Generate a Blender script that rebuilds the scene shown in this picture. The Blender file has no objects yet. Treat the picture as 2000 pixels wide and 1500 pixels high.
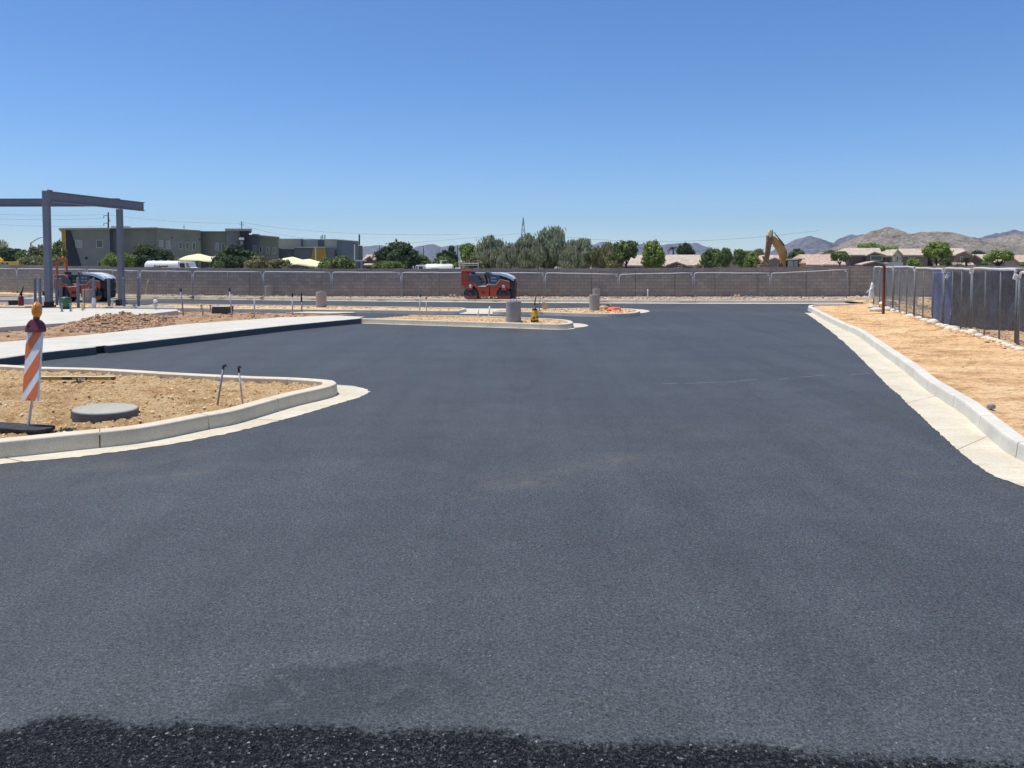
import bpy, bmesh, math, random
from mathutils import Vector, Matrix, noise
random.seed(7)
R = math.radians
sc = bpy.context.scene
COL = sc.collection

# ------------------------------------------------------------------ camera
FPX = 1500.0; CH = 2.1
PITCH = math.radians(2.5); PY0 = 513 + FPX * math.tan(PITCH); CP = math.cos(PITCH); SP = math.sin(PITCH)
cam_d = bpy.data.cameras.new('camera'); cam = bpy.data.objects.new('camera', cam_d); COL.objects.link(cam)
cam_d.sensor_width = 36; cam_d.lens = 27; cam_d.shift_y = -(750 - PY0) / 2000; cam_d.clip_start = 0.05; cam_d.clip_end = 30000
cam.location = (0, 0, CH); cam.rotation_euler = (math.pi / 2 - PITCH, 0, 0)
sc.camera = cam

def ray(px, py):
    dx = px - 1000; u = PY0 - py
    return dx, FPX * CP + u * SP, -FPX * SP + u * CP
def G(px, py, z=0.0):
    dx, y, zz = ray(px, py); t = (z - CH) / zz
    return Vector((dx * t, y * t, z))
def P(px, py, Y):
    dx, y, zz = ray(px, py); t = Y / y
    return Vector((dx * t, Y, CH + zz * t))

# ------------------------------------------------------------------ materials
MATS = {}
def nodes(name):
    m = bpy.data.materials.new(name); m.use_nodes = True
    nt = m.node_tree; b = nt.nodes['Principled BSDF']
    return m, nt, b
def N(nt, typ, **kw):
    n = nt.nodes.new(typ)
    for k, v in kw.items():
        if k in n.inputs.keys(): n.inputs[k].default_value = v
        else: setattr(n, k, v)
    return n
def L(nt, a, b): nt.links.new(a, b)
def ramp(nt, fac, stops):
    r = nt.nodes.new('ShaderNodeValToRGB'); cr = r.color_ramp
    while len(cr.elements) < len(stops): cr.elements.new(0.5)
    for e, (p, c) in zip(cr.elements, stops):
        e.position = p; e.color = (c, c, c, 1) if isinstance(c, (int, float)) else (*c, 1)
    L(nt, fac, r.inputs['Fac']); return r.outputs['Color']
def mixc(nt, fac, a, b, mode='MIX'):
    m = nt.nodes.new('ShaderNodeMix'); m.data_type = 'RGBA'; m.blend_type = mode
    for sock, v in ((m.inputs[0], fac), (m.inputs[6], a), (m.inputs[7], b)):
        if isinstance(v, (int, float)): sock.default_value = v
        elif isinstance(v, tuple): sock.default_value = (*v[:3], 1)
        else: L(nt, v, sock)
    return m.outputs[2]
def coords(nt, which='Object'):
    return nt.nodes.new('ShaderNodeTexCoord').outputs[which]
def noise_n(nt, co, scale, detail=4, rough=0.55, dist=0.0):
    n = N(nt, 'ShaderNodeTexNoise'); n.inputs['Scale'].default_value = scale
    n.inputs['Detail'].default_value = detail; n.inputs['Roughness'].default_value = rough
    n.inputs['Distortion'].default_value = dist
    L(nt, co, n.inputs['Vector']); return n.outputs['Fac']
def geo_pos(nt): return nt.nodes.new('ShaderNodeNewGeometry').outputs['Position']
def bump(nt, b, h, strength=0.3, dist=0.02):
    n = N(nt, 'ShaderNodeBump'); n.inputs['Strength'].default_value = strength; n.inputs['Distance'].default_value = dist
    L(nt, h, n.inputs['Height']); L(nt, n.outputs['Normal'], b.inputs['Normal'])
def simple(name, col, rough=0.6, metal=0.0, var=0.18, scale=6.0, bmp=0.0, spec=0.5, dirt=None, dirt_amt=0.35):
    if name in MATS: return MATS[name]
    m, nt, b = nodes(name)
    pos = geo_pos(nt)
    f = noise_n(nt, pos, scale, 6, 0.6)
    lo = tuple(c * (1 - var) for c in col); hi = tuple(min(1, c * (1 + var)) for c in col)
    c = ramp(nt, f, [(0.3, lo), (0.7, hi)])
    if dirt:
        g = ramp(nt, noise_n(nt, pos, scale * 2.3, 8, 0.7), [(0.48, 0.0), (0.68, dirt_amt)])
        c = mixc(nt, g, c, dirt)
    L(nt, c, b.inputs['Base Color'])
    b.inputs['Roughness'].default_value = rough; b.inputs['Metallic'].default_value = metal
    b.inputs['Specular IOR Level'].default_value = spec
    if bmp: bump(nt, b, f, bmp, 0.01)
    MATS[name] = m; return m

def concrete(name, col, stain=(0.42, 0.33, 0.2), amt=0.3, dark=0.25, scale=1.0, streak=False):
    m, nt, b = nodes(name); pos = geo_pos(nt)
    f1 = noise_n(nt, pos, 1.3 * scale, 6, 0.65); f2 = noise_n(nt, pos, 9 * scale, 6, 0.7); f3 = noise_n(nt, pos, 90, 3, 0.6)
    c = ramp(nt, f1, [(0.25, tuple(x * (1 - dark) for x in col)), (0.7, tuple(min(1, x * 1.06) for x in col))])
    s = ramp(nt, f2, [(0.5, 0.0), (0.72, amt)])
    c = mixc(nt, s, c, stain)
    if streak:
        mq = N(nt, 'ShaderNodeMapping'); mq.inputs['Scale'].default_value = (1.5, 9.0, 1); mq.inputs['Rotation'].default_value = (0, 0, R(8)); L(nt, pos, mq.inputs['Vector'])
        c = mixc(nt, ramp(nt, noise_n(nt, mq.outputs[0], 1.2, 7, 0.75, 0.6), [(0.50, 0.0), (0.66, 0.6)]), c, (0.55, 0.44, 0.28))
    g = ramp(nt, f3, [(0.3, 0.80), (0.7, 1.1)])
    c = mixc(nt, 1.0, c, g, 'MULTIPLY')
    L(nt, c, b.inputs['Base Color']); b.inputs['Roughness'].default_value = 0.9
    b.inputs['Specular IOR Level'].default_value = 0.25
    bump(nt, b, f3, 0.25, 0.004)
    MATS[name] = m; return m

concrete('kerb', (0.75, 0.645, 0.475), stain=(0.46, 0.35, 0.23), amt=0.28, dark=0.15)
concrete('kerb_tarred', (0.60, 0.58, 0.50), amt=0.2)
concrete('kerb_grey', (0.72, 0.68, 0.57), stain=(0.36, 0.33, 0.27), amt=0.25, dark=0.15)
concrete('kerb_mid', (0.72, 0.63, 0.48), amt=0.3, dark=0.15)
concrete('gutter', (0.72, 0.655, 0.50), stain=(0.58, 0.45, 0.26), amt=0.5, dark=0.2, streak=True)
concrete('slab', (0.66, 0.62, 0.52), stain=(0.50, 0.42, 0.30), amt=0.35, dark=0.16)
concrete('walk', (0.67, 0.63, 0.53), stain=(0.5, 0.43, 0.30), amt=0.4, dark=0.16)
concrete('pole_base_grey', (0.36, 0.36, 0.34), stain=(0.25, 0.23, 0.2), amt=0.3)
concrete('pole_base_tan', (0.40, 0.36, 0.33), stain=(0.26, 0.18, 0.14), amt=0.4)
concrete('cover_top', (0.47, 0.455, 0.38), stain=(0.4, 0.3, 0.18), amt=0.4)

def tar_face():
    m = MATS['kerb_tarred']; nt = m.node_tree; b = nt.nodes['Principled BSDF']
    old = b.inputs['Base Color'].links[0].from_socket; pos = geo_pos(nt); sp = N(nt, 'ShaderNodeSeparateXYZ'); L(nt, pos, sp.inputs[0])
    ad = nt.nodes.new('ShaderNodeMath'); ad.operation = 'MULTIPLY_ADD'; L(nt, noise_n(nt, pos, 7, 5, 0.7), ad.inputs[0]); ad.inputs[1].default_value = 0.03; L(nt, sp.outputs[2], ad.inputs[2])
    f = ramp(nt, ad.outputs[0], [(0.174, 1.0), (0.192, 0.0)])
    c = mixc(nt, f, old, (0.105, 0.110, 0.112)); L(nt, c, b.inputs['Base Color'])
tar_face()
def make_asphalt():
    m, nt, b = nodes('asphalt'); pos = geo_pos(nt)
    sep = N(nt, 'ShaderNodeSeparateXYZ'); L(nt, pos, sep.inputs[0])
    def math_n(op, a, bb=None, clamp=False):
        n = nt.nodes.new('ShaderNodeMath'); n.operation = op; n.use_clamp = clamp
        for i, v in enumerate((a, bb)):
            if v is None: continue
            if isinstance(v, (int, float)): n.inputs[i].default_value = v
            else: L(nt, v, n.inputs[i])
        return n.outputs[0]
    big = noise_n(nt, pos, 0.35, 5, 0.6)
    mid = noise_n(nt, pos, 2.2, 6, 0.65)
    # aggregate grain: a voronoi of small stones
    v = N(nt, 'ShaderNodeTexVoronoi'); v.inputs['Scale'].default_value = 120; L(nt, pos, v.inputs['Vector'])
    v2 = N(nt, 'ShaderNodeTexVoronoi'); v2.inputs['Scale'].default_value = 85; L(nt, pos, v2.inputs['Vector'])
    sepc = N(nt, 'ShaderNodeSeparateColor'); L(nt, v.outputs['Color'], sepc.inputs[0])
    sepc2 = N(nt, 'ShaderNodeSeparateColor'); L(nt, v2.outputs['Color'], sepc2.inputs[0])
    base = ramp(nt, big, [(0.3, (0.056, 0.0625, 0.066)), (0.7, (0.071, 0.078, 0.081))])
    fine_noise = noise_n(nt, pos, 55, 4, 0.75)
    grain = ramp(nt, sepc.outputs[0], [(0.0, 0.42), (0.4, 0.92), (0.93, 1.35), (0.99, 1.5), (1.0, 2.8)])
    c = mixc(nt, 1.0, base, grain, 'MULTIPLY')
    c = mixc(nt, 1.0, c, ramp(nt, fine_noise, [(0.28, 0.40), (0.5, 1.0), (0.72, 1.55)]), 'MULTIPLY')
    c = mixc(nt, 0.5, c, ramp(nt, mid, [(0.3, 0.8), (0.7, 1.2)]), 'MULTIPLY')
    # roller lap seams: long faint streaks along the paving direction
    mp = N(nt, 'ShaderNodeMapping'); mp.inputs['Scale'].default_value = (0.9, 0.07, 1); mp.inputs['Rotation'].default_value = (0, 0, R(-18)); L(nt, pos, mp.inputs['Vector'])
    st = noise_n(nt, mp.outputs[0], 1.6, 5, 0.6, 0.4)
    c = mixc(nt, 0.6, c, ramp(nt, st, [(0.35, 0.82), (0.5, 1.0), (0.62, 1.12)]), 'MULTIPLY')
    mp3 = N(nt, 'ShaderNodeMapping'); mp3.inputs['Scale'].default_value = (0.06, 0.9, 1); L(nt, pos, mp3.inputs['Vector'])
    st3 = noise_n(nt, mp3.outputs[0], 1.1, 4, 0.6, 0.3)
    c = mixc(nt, 0.3, c, ramp(nt, st3, [(0.38, 0.84), (0.5, 1.0), (0.64, 1.14)]), 'MULTIPLY')
    # open pits and bright facets between the stones
    pit = noise_n(nt, pos, 38, 3, 0.7)
    c = mixc(nt, 1.0, c, ramp(nt, pit, [(0.30, 0.25), (0.40, 0.95), (0.62, 1.0), (0.74, 1.5)]), 'MULTIPLY')
    pit2 = noise_n(nt, pos, 14, 4, 0.75)
    c = mixc(nt, 1.0, c, ramp(nt, pit2, [(0.28, 0.6), (0.40, 1.0), (0.65, 1.0), (0.78, 1.2)]), 'MULTIPLY')
    # thin roller seams wandering along the lane
    mp4 = N(nt, 'ShaderNodeMapping'); mp4.inputs['Scale'].default_value = (0.55, 0.035, 1); mp4.inputs['Rotation'].default_value = (0, 0, R(-14)); L(nt, pos, mp4.inputs['Vector'])
    sm = noise_n(nt, mp4.outputs[0], 1.0, 1.5, 0.4)
    seam = ramp(nt, sm, [(0.44, 1.0), (0.4455, 0.74), (0.452, 1.0), (0.53, 1.0), (0.5345, 0.78), (0.54, 1.0)])
    brk = ramp(nt, noise_n(nt, pos, 0.6, 4, 0.6), [(0.45, 0.0), (0.6, 0.8)])
    c = mixc(nt, brk, c, mixc(nt, 1.0, c, seam, 'MULTIPLY'))
    # dust swept from the islands
    def spot(cx, cy, rx, ry, rot=0):
        mm = N(nt, 'ShaderNodeMapping'); mm.vector_type = 'TEXTURE'
        mm.inputs['Location'].default_value = (cx, cy, 0); mm.inputs['Rotation'].default_value = (0, 0, rot); mm.inputs['Scale'].default_value = (rx, ry, 1)
        L(nt, pos, mm.inputs['Vector'])
        g = N(nt, 'ShaderNodeVectorMath'); g.operation = 'LENGTH'; L(nt, mm.outputs[0], g.inputs[0])
        return ramp(nt, g.outputs['Value'], [(0.0, 1.0), (1.0, 0.0)])
    dust = None
    for (px, py, rx, ry, ro) in [(1130, 915, 1.4, .45, .35), (250, 905, 1.6, .35, .5), (1300, 606, 5, 1.6, 0), (1550, 612, 4, 2.0, 0), (1020, 945, 0.7, .3, .3), (1240, 890, .9, .3, .3), (1800, 925, 0.6, .2, 0), (330, 930, 1.3, .25, .6)]:
        g0 = G(px, py); s_ = spot(g0.x, g0.y, rx, ry, ro)
        dust = s_ if dust is None else mixc(nt, 1.0, dust, s_, 'ADD')
    dn = ramp(nt, noise_n(nt, pos, 3.0, 8, 0.75), [(0.42, 0.0), (0.66, 0.5)])
    dm = mixc(nt, 1.0, dust, dn, 'MULTIPLY')
    c = mixc(nt, dm, c, (0.15, 0.13, 0.095))
    # older coarse mat in front: edge line through two ground points, made ragged with noise
    a = G(80, 1392); bb = G(1500, 1462)
    nx, ny = -(bb.y - a.y), (bb.x - a.x); ln = math.hypot(nx, ny); nx /= ln; ny /= ln
    d = math_n('ADD', math_n('MULTIPLY', sep.outputs[0], nx), math_n('MULTIPLY', sep.outputs[1], ny))
    d = math_n('SUBTRACT', d, nx * a.x + ny * a.y)
    nz = noise_n(nt, pos, 2.5, 6, 0.7)
    nz2 = noise_n(nt, pos, 0.9, 3, 0.5)
    d = math_n('ADD', d, math_n('MULTIPLY', math_n('SUBTRACT', nz, 0.5), 0.26))
    d = math_n('ADD', d, math_n('MULTIPLY', math_n('SUBTRACT', nz2, 0.5), 0.22))
    lc_ = math_n('MULTIPLY', math_n('MAXIMUM', math_n('SUBTRACT', -2.12, sep.outputs[0]), 0.0), 1.1)
    d = math_n('ADD', d, lc_)
    d = math_n('ADD', d, math_n('MULTIPLY', math_n('SUBTRACT', noise_n(nt, pos, 30, 4, 0.75), 0.5), 0.30))
    coarse = ramp(nt, math_n('MULTIPLY_ADD' if False else 'ADD', math_n('MULTIPLY', d, -9.0), 0.5), [(0.25, 0.0), (0.9, 1.0)])
    hump_c = G(660, 1350); hs = spot(hump_c.x, hump_c.y, 0.75, 0.36, 0.15)
    hump = mixc(nt, 1.0, hs, ramp(nt, noise_n(nt, pos, 5, 6, 0.7), [(0.35, 0.0), (0.6, 1.0)]), 'MULTIPLY')
    hump = ramp(nt, hump, [(0.05, 0.0), (0.3, 0.65)])
    c = mixc(nt, hump, c, (0.42, 0.42, 0.44), 'MULTIPLY')
    cg = ramp(nt, sepc2.outputs[0], [(0.0, (0.004, 0.0045, 0.005)), (0.6, (0.015, 0.016, 0.017)), (0.88, (0.042, 0.044, 0.046)), (0.98, (0.09, 0.09, 0.09)), (1.0, (0.3, 0.3, 0.29))])
    cg = mixc(nt, 1.0, cg, ramp(nt, fine_noise, [(0.3, 0.5), (0.7, 1.5)]), 'MULTIPLY')
    c = mixc(nt, coarse, c, cg)
    L(nt, c, b.inputs['Base Color'])
    b.inputs['Roughness'].default_value = 0.62; L(nt, ramp(nt, coarse, [(0.0, 0.42), (1.0, 0.12)]), b.inputs['Specular IOR Level'])
    h = mixc(nt, coarse, fine_noise, v2.outputs['Distance'])
    hh = mixc(nt, 0.5, h, v.outputs['Distance'], 'ADD')
    n = N(nt, 'ShaderNodeBump'); n.inputs['Distance'].default_value = 0.012
    L(nt, math_n('ADD', math_n('MULTIPLY', coarse, 0.5), 0.5), n.inputs['Strength'])
    L(nt, hh, n.inputs['Height']); L(nt, n.outputs['Normal'], b.inputs['Normal'])
    MATS['asphalt'] = m
make_asphalt()

def make_dirt(name, a, b_, c_, scale=1.0, streak=False, bstr=0.8):
    m, nt, b = nodes(name); pos = geo_pos(nt)
    src = pos
    if streak:
        mp = N(nt, 'ShaderNodeMapping'); mp.inputs['Scale'].default_value = (0.75, 1.3, 1); mp.inputs['Rotation'].default_value = (0, 0, R(35)); L(nt, pos, mp.inputs['Vector']); src = mp.outputs[0]
    f = noise_n(nt, src, 1.2 * scale, 8, 0.7, 0.3); g = noise_n(nt, pos, 14 * scale, 6, 0.75)
    c = ramp(nt, f, [(0.34, a), (0.5, b_), (0.66, c_)])
    c = mixc(nt, 0.9, c, ramp(nt, g, [(0.3, 0.45), (0.48, 1.0), (0.75, 1.22)]), 'MULTIPLY')  # dark lows paint the small shadows between clods into the colour
    mq = N(nt, 'ShaderNodeMapping'); mq.inputs['Scale'].default_value = (1.6, 7.0, 1); mq.inputs['Rotation'].default_value = (0, 0, R(-12)); L(nt, pos, mq.inputs['Vector'])
    if streak: c = mixc(nt, 0.85, c, ramp(nt, noise_n(nt, mq.outputs[0], 1.0, 7, 0.75, 0.5), [(0.34, 0.52), (0.48, 1.0), (0.7, 1.1)]), 'MULTIPLY')
    c = mixc(nt, 0.9, c, ramp(nt, noise_n(nt, pos, 45 * scale, 4, 0.7), [(0.3, 0.7), (0.5, 1.0), (0.7, 1.2)]), 'MULTIPLY')
    L(nt, c, b.inputs['Base Color']); b.inputs['Roughness'].default_value = 1.0; b.inputs['Specular IOR Level'].default_value = 0.1
    bump(nt, b, g, bstr, 0.03)
    MATS[name] = m
make_dirt('dirt', (0.52, 0.31, 0.145), (0.86, 0.58, 0.285), (0.90, 0.70, 0.42), 2.2, bstr=1.8)
make_dirt('dirt_smooth', (0.40, 0.205, 0.095), (0.76, 0.485, 0.245), (0.86, 0.605, 0.335), 0.7, True, 1.6)
make_dirt('dirt_dark', (0.26, 0.155, 0.085), (0.42, 0.265, 0.155), (0.55, 0.37, 0.23), 2.0)
make_dirt('desert', (0.30, 0.24, 0.17), (0.38, 0.31, 0.22), (0.30, 0.28, 0.18), 0.05)
simple('stone', (0.52, 0.42, 0.32), 0.95, var=0.4, scale=9, bmp=0.4)
simple('clod', (0.78, 0.51, 0.275), 1.0, var=0.35, scale=11, bmp=0.4, spec=0.1)
simple('clod_dark', (0.47, 0.31, 0.19), 1.0, var=0.4, scale=7, bmp=0.4, spec=0.1)
simple('grey_chip', (0.30, 0.31, 0.31), 0.8, var=0.5, scale=40)
simple('steel_grey', (0.15, 0.17, 0.21), 0.55, var=0.10, scale=1.5, dirt=(0.22, 0.2, 0.19), dirt_amt=0.25)
simple('steel_base', (0.02, 0.02, 0.022), 0.7)
simple('galv', (0.27, 0.29, 0.31), 0.55, 0.2, var=0.15, scale=10)
simple('galv_sunlit', (0.66, 0.67, 0.69), 0.5, 0.1, var=0.08, scale=5)  # galvanised steel of the top rails, sun reflection put into the colour
simple('wire', (0.30, 0.31, 0.31), 0.6, 0.3)
simple('wire_light', (0.20, 0.21, 0.21), 0.6, 0.2)
simple('wire_dark', (0.10, 0.11, 0.12), 0.6, 0.2)
simple('post_dark', (0.13, 0.14, 0.15), 0.6, 0.1)
simple('rust', (0.17, 0.055, 0.03), 0.85, var=0.35, scale=12)
simple('red_paint', (0.52, 0.07, 0.022), 0.45, var=0.15, scale=4, dirt=(0.25, 0.15, 0.1), dirt_amt=0.3)
simple('orange_paint', (0.62, 0.12, 0.03), 0.45, var=0.12, scale=4, dirt=(0.3, 0.17, 0.1), dirt_amt=0.3)
simple('slate_paint', (0.10, 0.115, 0.135), 0.5, var=0.1, scale=5, dirt=(0.2, 0.18, 0.15), dirt_amt=0.15)
simple('black_part', (0.015, 0.016, 0.018), 0.5, var=0.2, scale=8, dirt=(0.08, 0.07, 0.06), dirt_amt=0.3)
simple('drum_steel', (0.035, 0.035, 0.037), 0.5, 0.5, var=0.3, scale=6)
simple('drum_navy', (0.045, 0.055, 0.075), 0.55, var=0.2, scale=6)
simple('bonnet_white', (0.74, 0.76, 0.78), 0.35, var=0.06)
simple('lamp_pale', (0.6, 0.6, 0.58), 0.4)
simple('olive_dark', (0.05, 0.045, 0.03), 0.7, var=0.3)
simple('pvc', (0.68, 0.68, 0.66), 0.5, var=0.08, dirt=(0.45, 0.36, 0.26), dirt_amt=0.4)
simple('pvc_old', (0.55, 0.50, 0.47), 0.6, var=0.15, dirt=(0.4, 0.3, 0.22), dirt_amt=0.5)
simple('black_tape', (0.015, 0.015, 0.018), 0.5)
simple('amber', (0.80, 0.27, 0.01), 0.25, var=0.1, scale=20, spec=0.6)
simple('maroon', (0.20, 0.022, 0.03), 0.4, var=0.1)
simple('sheet_white', (0.82, 0.82, 0.80), 0.5, var=0.05, scale=14, dirt=(0.5, 0.47, 0.42), dirt_amt=0.25)
simple('sheet_orange', (0.78, 0.17, 0.04), 0.5, var=0.06, scale=14, dirt=(0.45, 0.2, 0.1), dirt_amt=0.2)
simple('aluminium', (0.55, 0.56, 0.58), 0.4, 0.6)
simple('rubber', (0.02, 0.021, 0.024), 0.8, dirt=(0.2, 0.17, 0.13), dirt_amt=0.3)
simple('level_yellow', (0.40, 0.25, 0.02), 0.45, var=0.12, scale=15, dirt=(0.3, 0.2, 0.1))
simple('sprayer_yellow', (0.62, 0.38, 0.02), 0.4, var=0.12, scale=12)
simple('green_tub', (0.02, 0.10, 0.055), 0.45, var=0.15, scale=8)
simple('plastic_white', (0.78, 0.78, 0.78), 0.5, var=0.05)
simple('bag', (0.66, 0.60, 0.50), 0.9, var=0.2, scale=6, bmp=0.3, dirt=(0.42, 0.28, 0.16), dirt_amt=0.45)
simple('bag_white', (0.74, 0.67, 0.53), 0.9, var=0.15, scale=7, bmp=0.3, dirt=(0.5, 0.34, 0.2), dirt_amt=0.35)
simple('orange_cloth', (0.75, 0.17, 0.08), 0.85, var=0.2, scale=10)
simple('wood_tan', (0.42, 0.32, 0.2), 0.85, var=0.25, scale=9)
simple('dark_box', (0.05, 0.05, 0.05), 0.6)
simple('truck_white', (0.80, 0.80, 0.79), 0.35, var=0.05)
simple('truck_cream', (0.78, 0.77, 0.66), 0.4, var=0.05)
simple('glass_dark', (0.03, 0.04, 0.045), 0.12, var=0.2, spec=0.6)
simple('glass_pale', (0.22, 0.28, 0.27), 0.2, var=0.2, spec=0.6)
simple('frame_pale', (0.38, 0.40, 0.36), 0.6)
simple('tyre', (0.02, 0.02, 0.02), 0.85)
simple('maroon_text', (0.16, 0.06, 0.07), 0.5)
simple('cat_yellow', (0.52, 0.27, 0.055), 0.5, var=0.15, scale=1.5, dirt=(0.25, 0.15, 0.07), dirt_amt=0.6)
simple('cat_rusty', (0.24, 0.13, 0.075), 0.7, var=0.4, scale=2.5, dirt=(0.08, 0.05, 0.04), dirt_amt=0.7)
simple('stick_sunlit', (0.80, 0.66, 0.36), 0.5, var=0.15)
simple('machine_yellow', (0.66, 0.47, 0.06), 0.5, var=0.15)
simple('school_wall', (0.205, 0.215, 0.18), 0.9, var=0.12, scale=0.6)
simple('school_wall_olive', (0.20, 0.21, 0.165), 0.9, var=0.12, scale=0.6)
simple('school_wall_pale', (0.74, 0.64, 0.43), 0.9, var=0.10, scale=0.6)
simple('school_blue', (0.15, 0.175, 0.19), 0.9, var=0.12, scale=0.6)
simple('school_dark', (0.018, 0.022, 0.032), 0.7)
simple('school_mustard', (0.42, 0.27, 0.045), 0.85, var=0.08, scale=0.5)
simple('roof_edge', (0.30, 0.31, 0.28), 0.6)
simple('roof_edge_light', (0.65, 0.66, 0.63), 0.6)
simple('sail', (0.90, 0.82, 0.45), 0.85, var=0.05, scale=0.7)
simple('wood_pole', (0.05, 0.042, 0.036), 0.9)
simple('mast_grey', (0.20, 0.22, 0.22), 0.6)
simple('sign_green', (0.01, 0.10, 0.06), 0.5)
simple('bark', (0.10, 0.075, 0.055), 0.95, var=0.3, scale=5)
simple('bark_dark', (0.035, 0.03, 0.027), 0.95, var=0.3, scale=5)

def tile_mat(name, a, b_):
    m, nt, b = nodes(name); pos = geo_pos(nt)
    w = N(nt, 'ShaderNodeTexVoronoi'); w.inputs['Scale'].default_value = 2.3; L(nt, pos, w.inputs['Vector'])
    s = N(nt, 'ShaderNodeSeparateColor'); L(nt, w.outputs['Color'], s.inputs[0])
    c = ramp(nt, s.outputs[0], [(0.0, a), (1.0, b_)])
    L(nt, c, b.inputs['Base Color']); b.inputs['Roughness'].default_value = 0.95
    bump(nt, b, w.outputs['Distance'], 0.4, 0.08)
    MATS[name] = m
tile_mat('tile_pink', (0.42, 0.28, 0.20), (0.62, 0.46, 0.36))
tile_mat('tile_tan', (0.42, 0.33, 0.245), (0.62, 0.51, 0.40))
simple('stucco_brown', (0.14, 0.10, 0.08), 0.95, var=0.1, scale=0.6)
simple('stucco_grey', (0.21, 0.18, 0.15), 0.95, var=0.1, scale=0.6)
simple('stucco_tan', (0.34, 0.29, 0.22), 0.95, var=0.1, scale=0.6)
simple('stucco_cream', (0.55, 0.52, 0.42), 0.95, var=0.08, scale=0.6)
simple('fascia', (0.40, 0.33, 0.27), 0.8)
simple('fascia_dark', (0.06, 0.045, 0.035), 0.8)

def make_block():
    m, nt, b = nodes('block_wall'); pos = geo_pos(nt)
    s = N(nt, 'ShaderNodeSeparateXYZ'); L(nt, pos, s.inputs[0])
    cb = N(nt, 'ShaderNodeCombineXYZ'); L(nt, s.outputs[0], cb.inputs[0]); L(nt, s.outputs[2], cb.inputs[1])
    br = N(nt, 'ShaderNodeTexBrick'); L(nt, cb.outputs[0], br.inputs['Vector'])
    br.inputs['Scale'].default_value = 1.0; br.inputs['Brick Width'].default_value = 0.42; br.inputs['Row Height'].default_value = 0.2
    br.inputs['Mortar Size'].default_value = 0.011; br.inputs['Mortar Smooth'].default_value = 0.3; br.inputs['Bias'].default_value = 0.0
    br.inputs['Color1'].default_value = (0.262, 0.248, 0.228, 1); br.inputs['Color2'].default_value = (0.335, 0.315, 0.290, 1); br.inputs['Mortar'].default_value = (0.155, 0.146, 0.138, 1)
    # patches where odd lighter blocks were laid
    vb = N(nt, 'ShaderNodeTexBrick'); L(nt, cb.outputs[0], vb.inputs['Vector'])
    vb.inputs['Scale'].default_value = 1.0; vb.inputs['Brick Width'].default_value = 0.42; vb.inputs['Row Height'].default_value = 0.2
    vb.inputs['Mortar Size'].default_value = 0.011; vb.inputs['Bias'].default_value = -0.1
    vb.inputs['Color1'].default_value = (0, 0, 0, 1); vb.inputs['Color2'].default_value = (1, 1, 1, 1); vb.inputs['Mortar'].default_value = (0, 0, 0, 1)
    sel = ramp(nt, noise_n(nt, pos, 0.22, 2, 0.5), [(0.50, 0.0), (0.62, 1.0)])
    pk = ramp(nt, vb.outputs['Color'], [(0.4, 0.0), (0.62, 0.75)])
    c = mixc(nt, mixc(nt, 1.0, sel, pk, 'MULTIPLY'), br.outputs['Color'], (0.34, 0.30, 0.28))
    c = mixc(nt, 0.8, c, ramp(nt, noise_n(nt, pos, 0.8, 8, 0.65), [(0.3, 0.82), (0.7, 1.15)]), 'MULTIPLY')
    # dust splash along the foot
    mr = N(nt, 'ShaderNodeMapRange'); mr.inputs['From Min'].default_value = 0.1; mr.inputs['From Max'].default_value = 0.55
    mr.inputs['To Min'].default_value = 0.5; mr.inputs['To Max'].default_value = 0.0; L(nt, s.outputs[2], mr.inputs['Value'])
    c = mixc(nt, mr.outputs[0], c, (0.22, 0.17, 0.145))
    L(nt, c, b.inputs['Base Color']); b.inputs['Roughness'].default_value = 0.95; b.inputs['Specular IOR Level'].default_value = 0.2
    bump(nt, b, br.outputs['Fac'], -0.5, 0.01)
    MATS['block'] = m
make_block()

def leaf_mat(name, a, b_, tr=0.3):
    m, nt, b = nodes(name)
    g = nt.nodes.new('ShaderNodeNewGeometry')
    f = noise_n(nt, g.outputs['Position'], 0.55, 3, 0.6)
    r1 = ramp(nt, g.outputs['Random Per Island'], [(0.0, a), (1.0, b_)])
    c = mixc(nt, 0.8, r1, ramp(nt, f, [(0.3, 0.72), (0.7, 1.3)]), 'MULTIPLY')
    L(nt, c, b.inputs['Base Color']); b.inputs['Roughness'].default_value = 0.75; b.inputs['Specular IOR Level'].default_value = 0.2
    t = N(nt, 'ShaderNodeBsdfTranslucent'); L(nt, c, t.inputs['Color'])
    ms = N(nt, 'ShaderNodeMixShader'); ms.inputs[0].default_value = tr
    L(nt, b.outputs[0], ms.inputs[1]); L(nt, t.outputs[0], ms.inputs[2])
    L(nt, ms.outputs[0], nt.nodes['Material Output'].inputs['Surface'])
    MATS[name] = m
leaf_mat('leaf_dark', (0.045, 0.070, 0.028), (0.11, 0.150, 0.060))
leaf_mat('leaf_mid', (0.10, 0.14, 0.045), (0.22, 0.28, 0.095))
leaf_mat('leaf_bright', (0.15, 0.21, 0.045), (0.32, 0.41, 0.11))
leaf_mat('leaf_olive', (0.17, 0.175, 0.07), (0.33, 0.33, 0.16))
leaf_mat('leaf_grey', (0.21, 0.235, 0.13), (0.46, 0.47, 0.30))
leaf_mat('leaf_palm', (0.035, 0.055, 0.025), (0.08, 0.10, 0.045))

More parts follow.
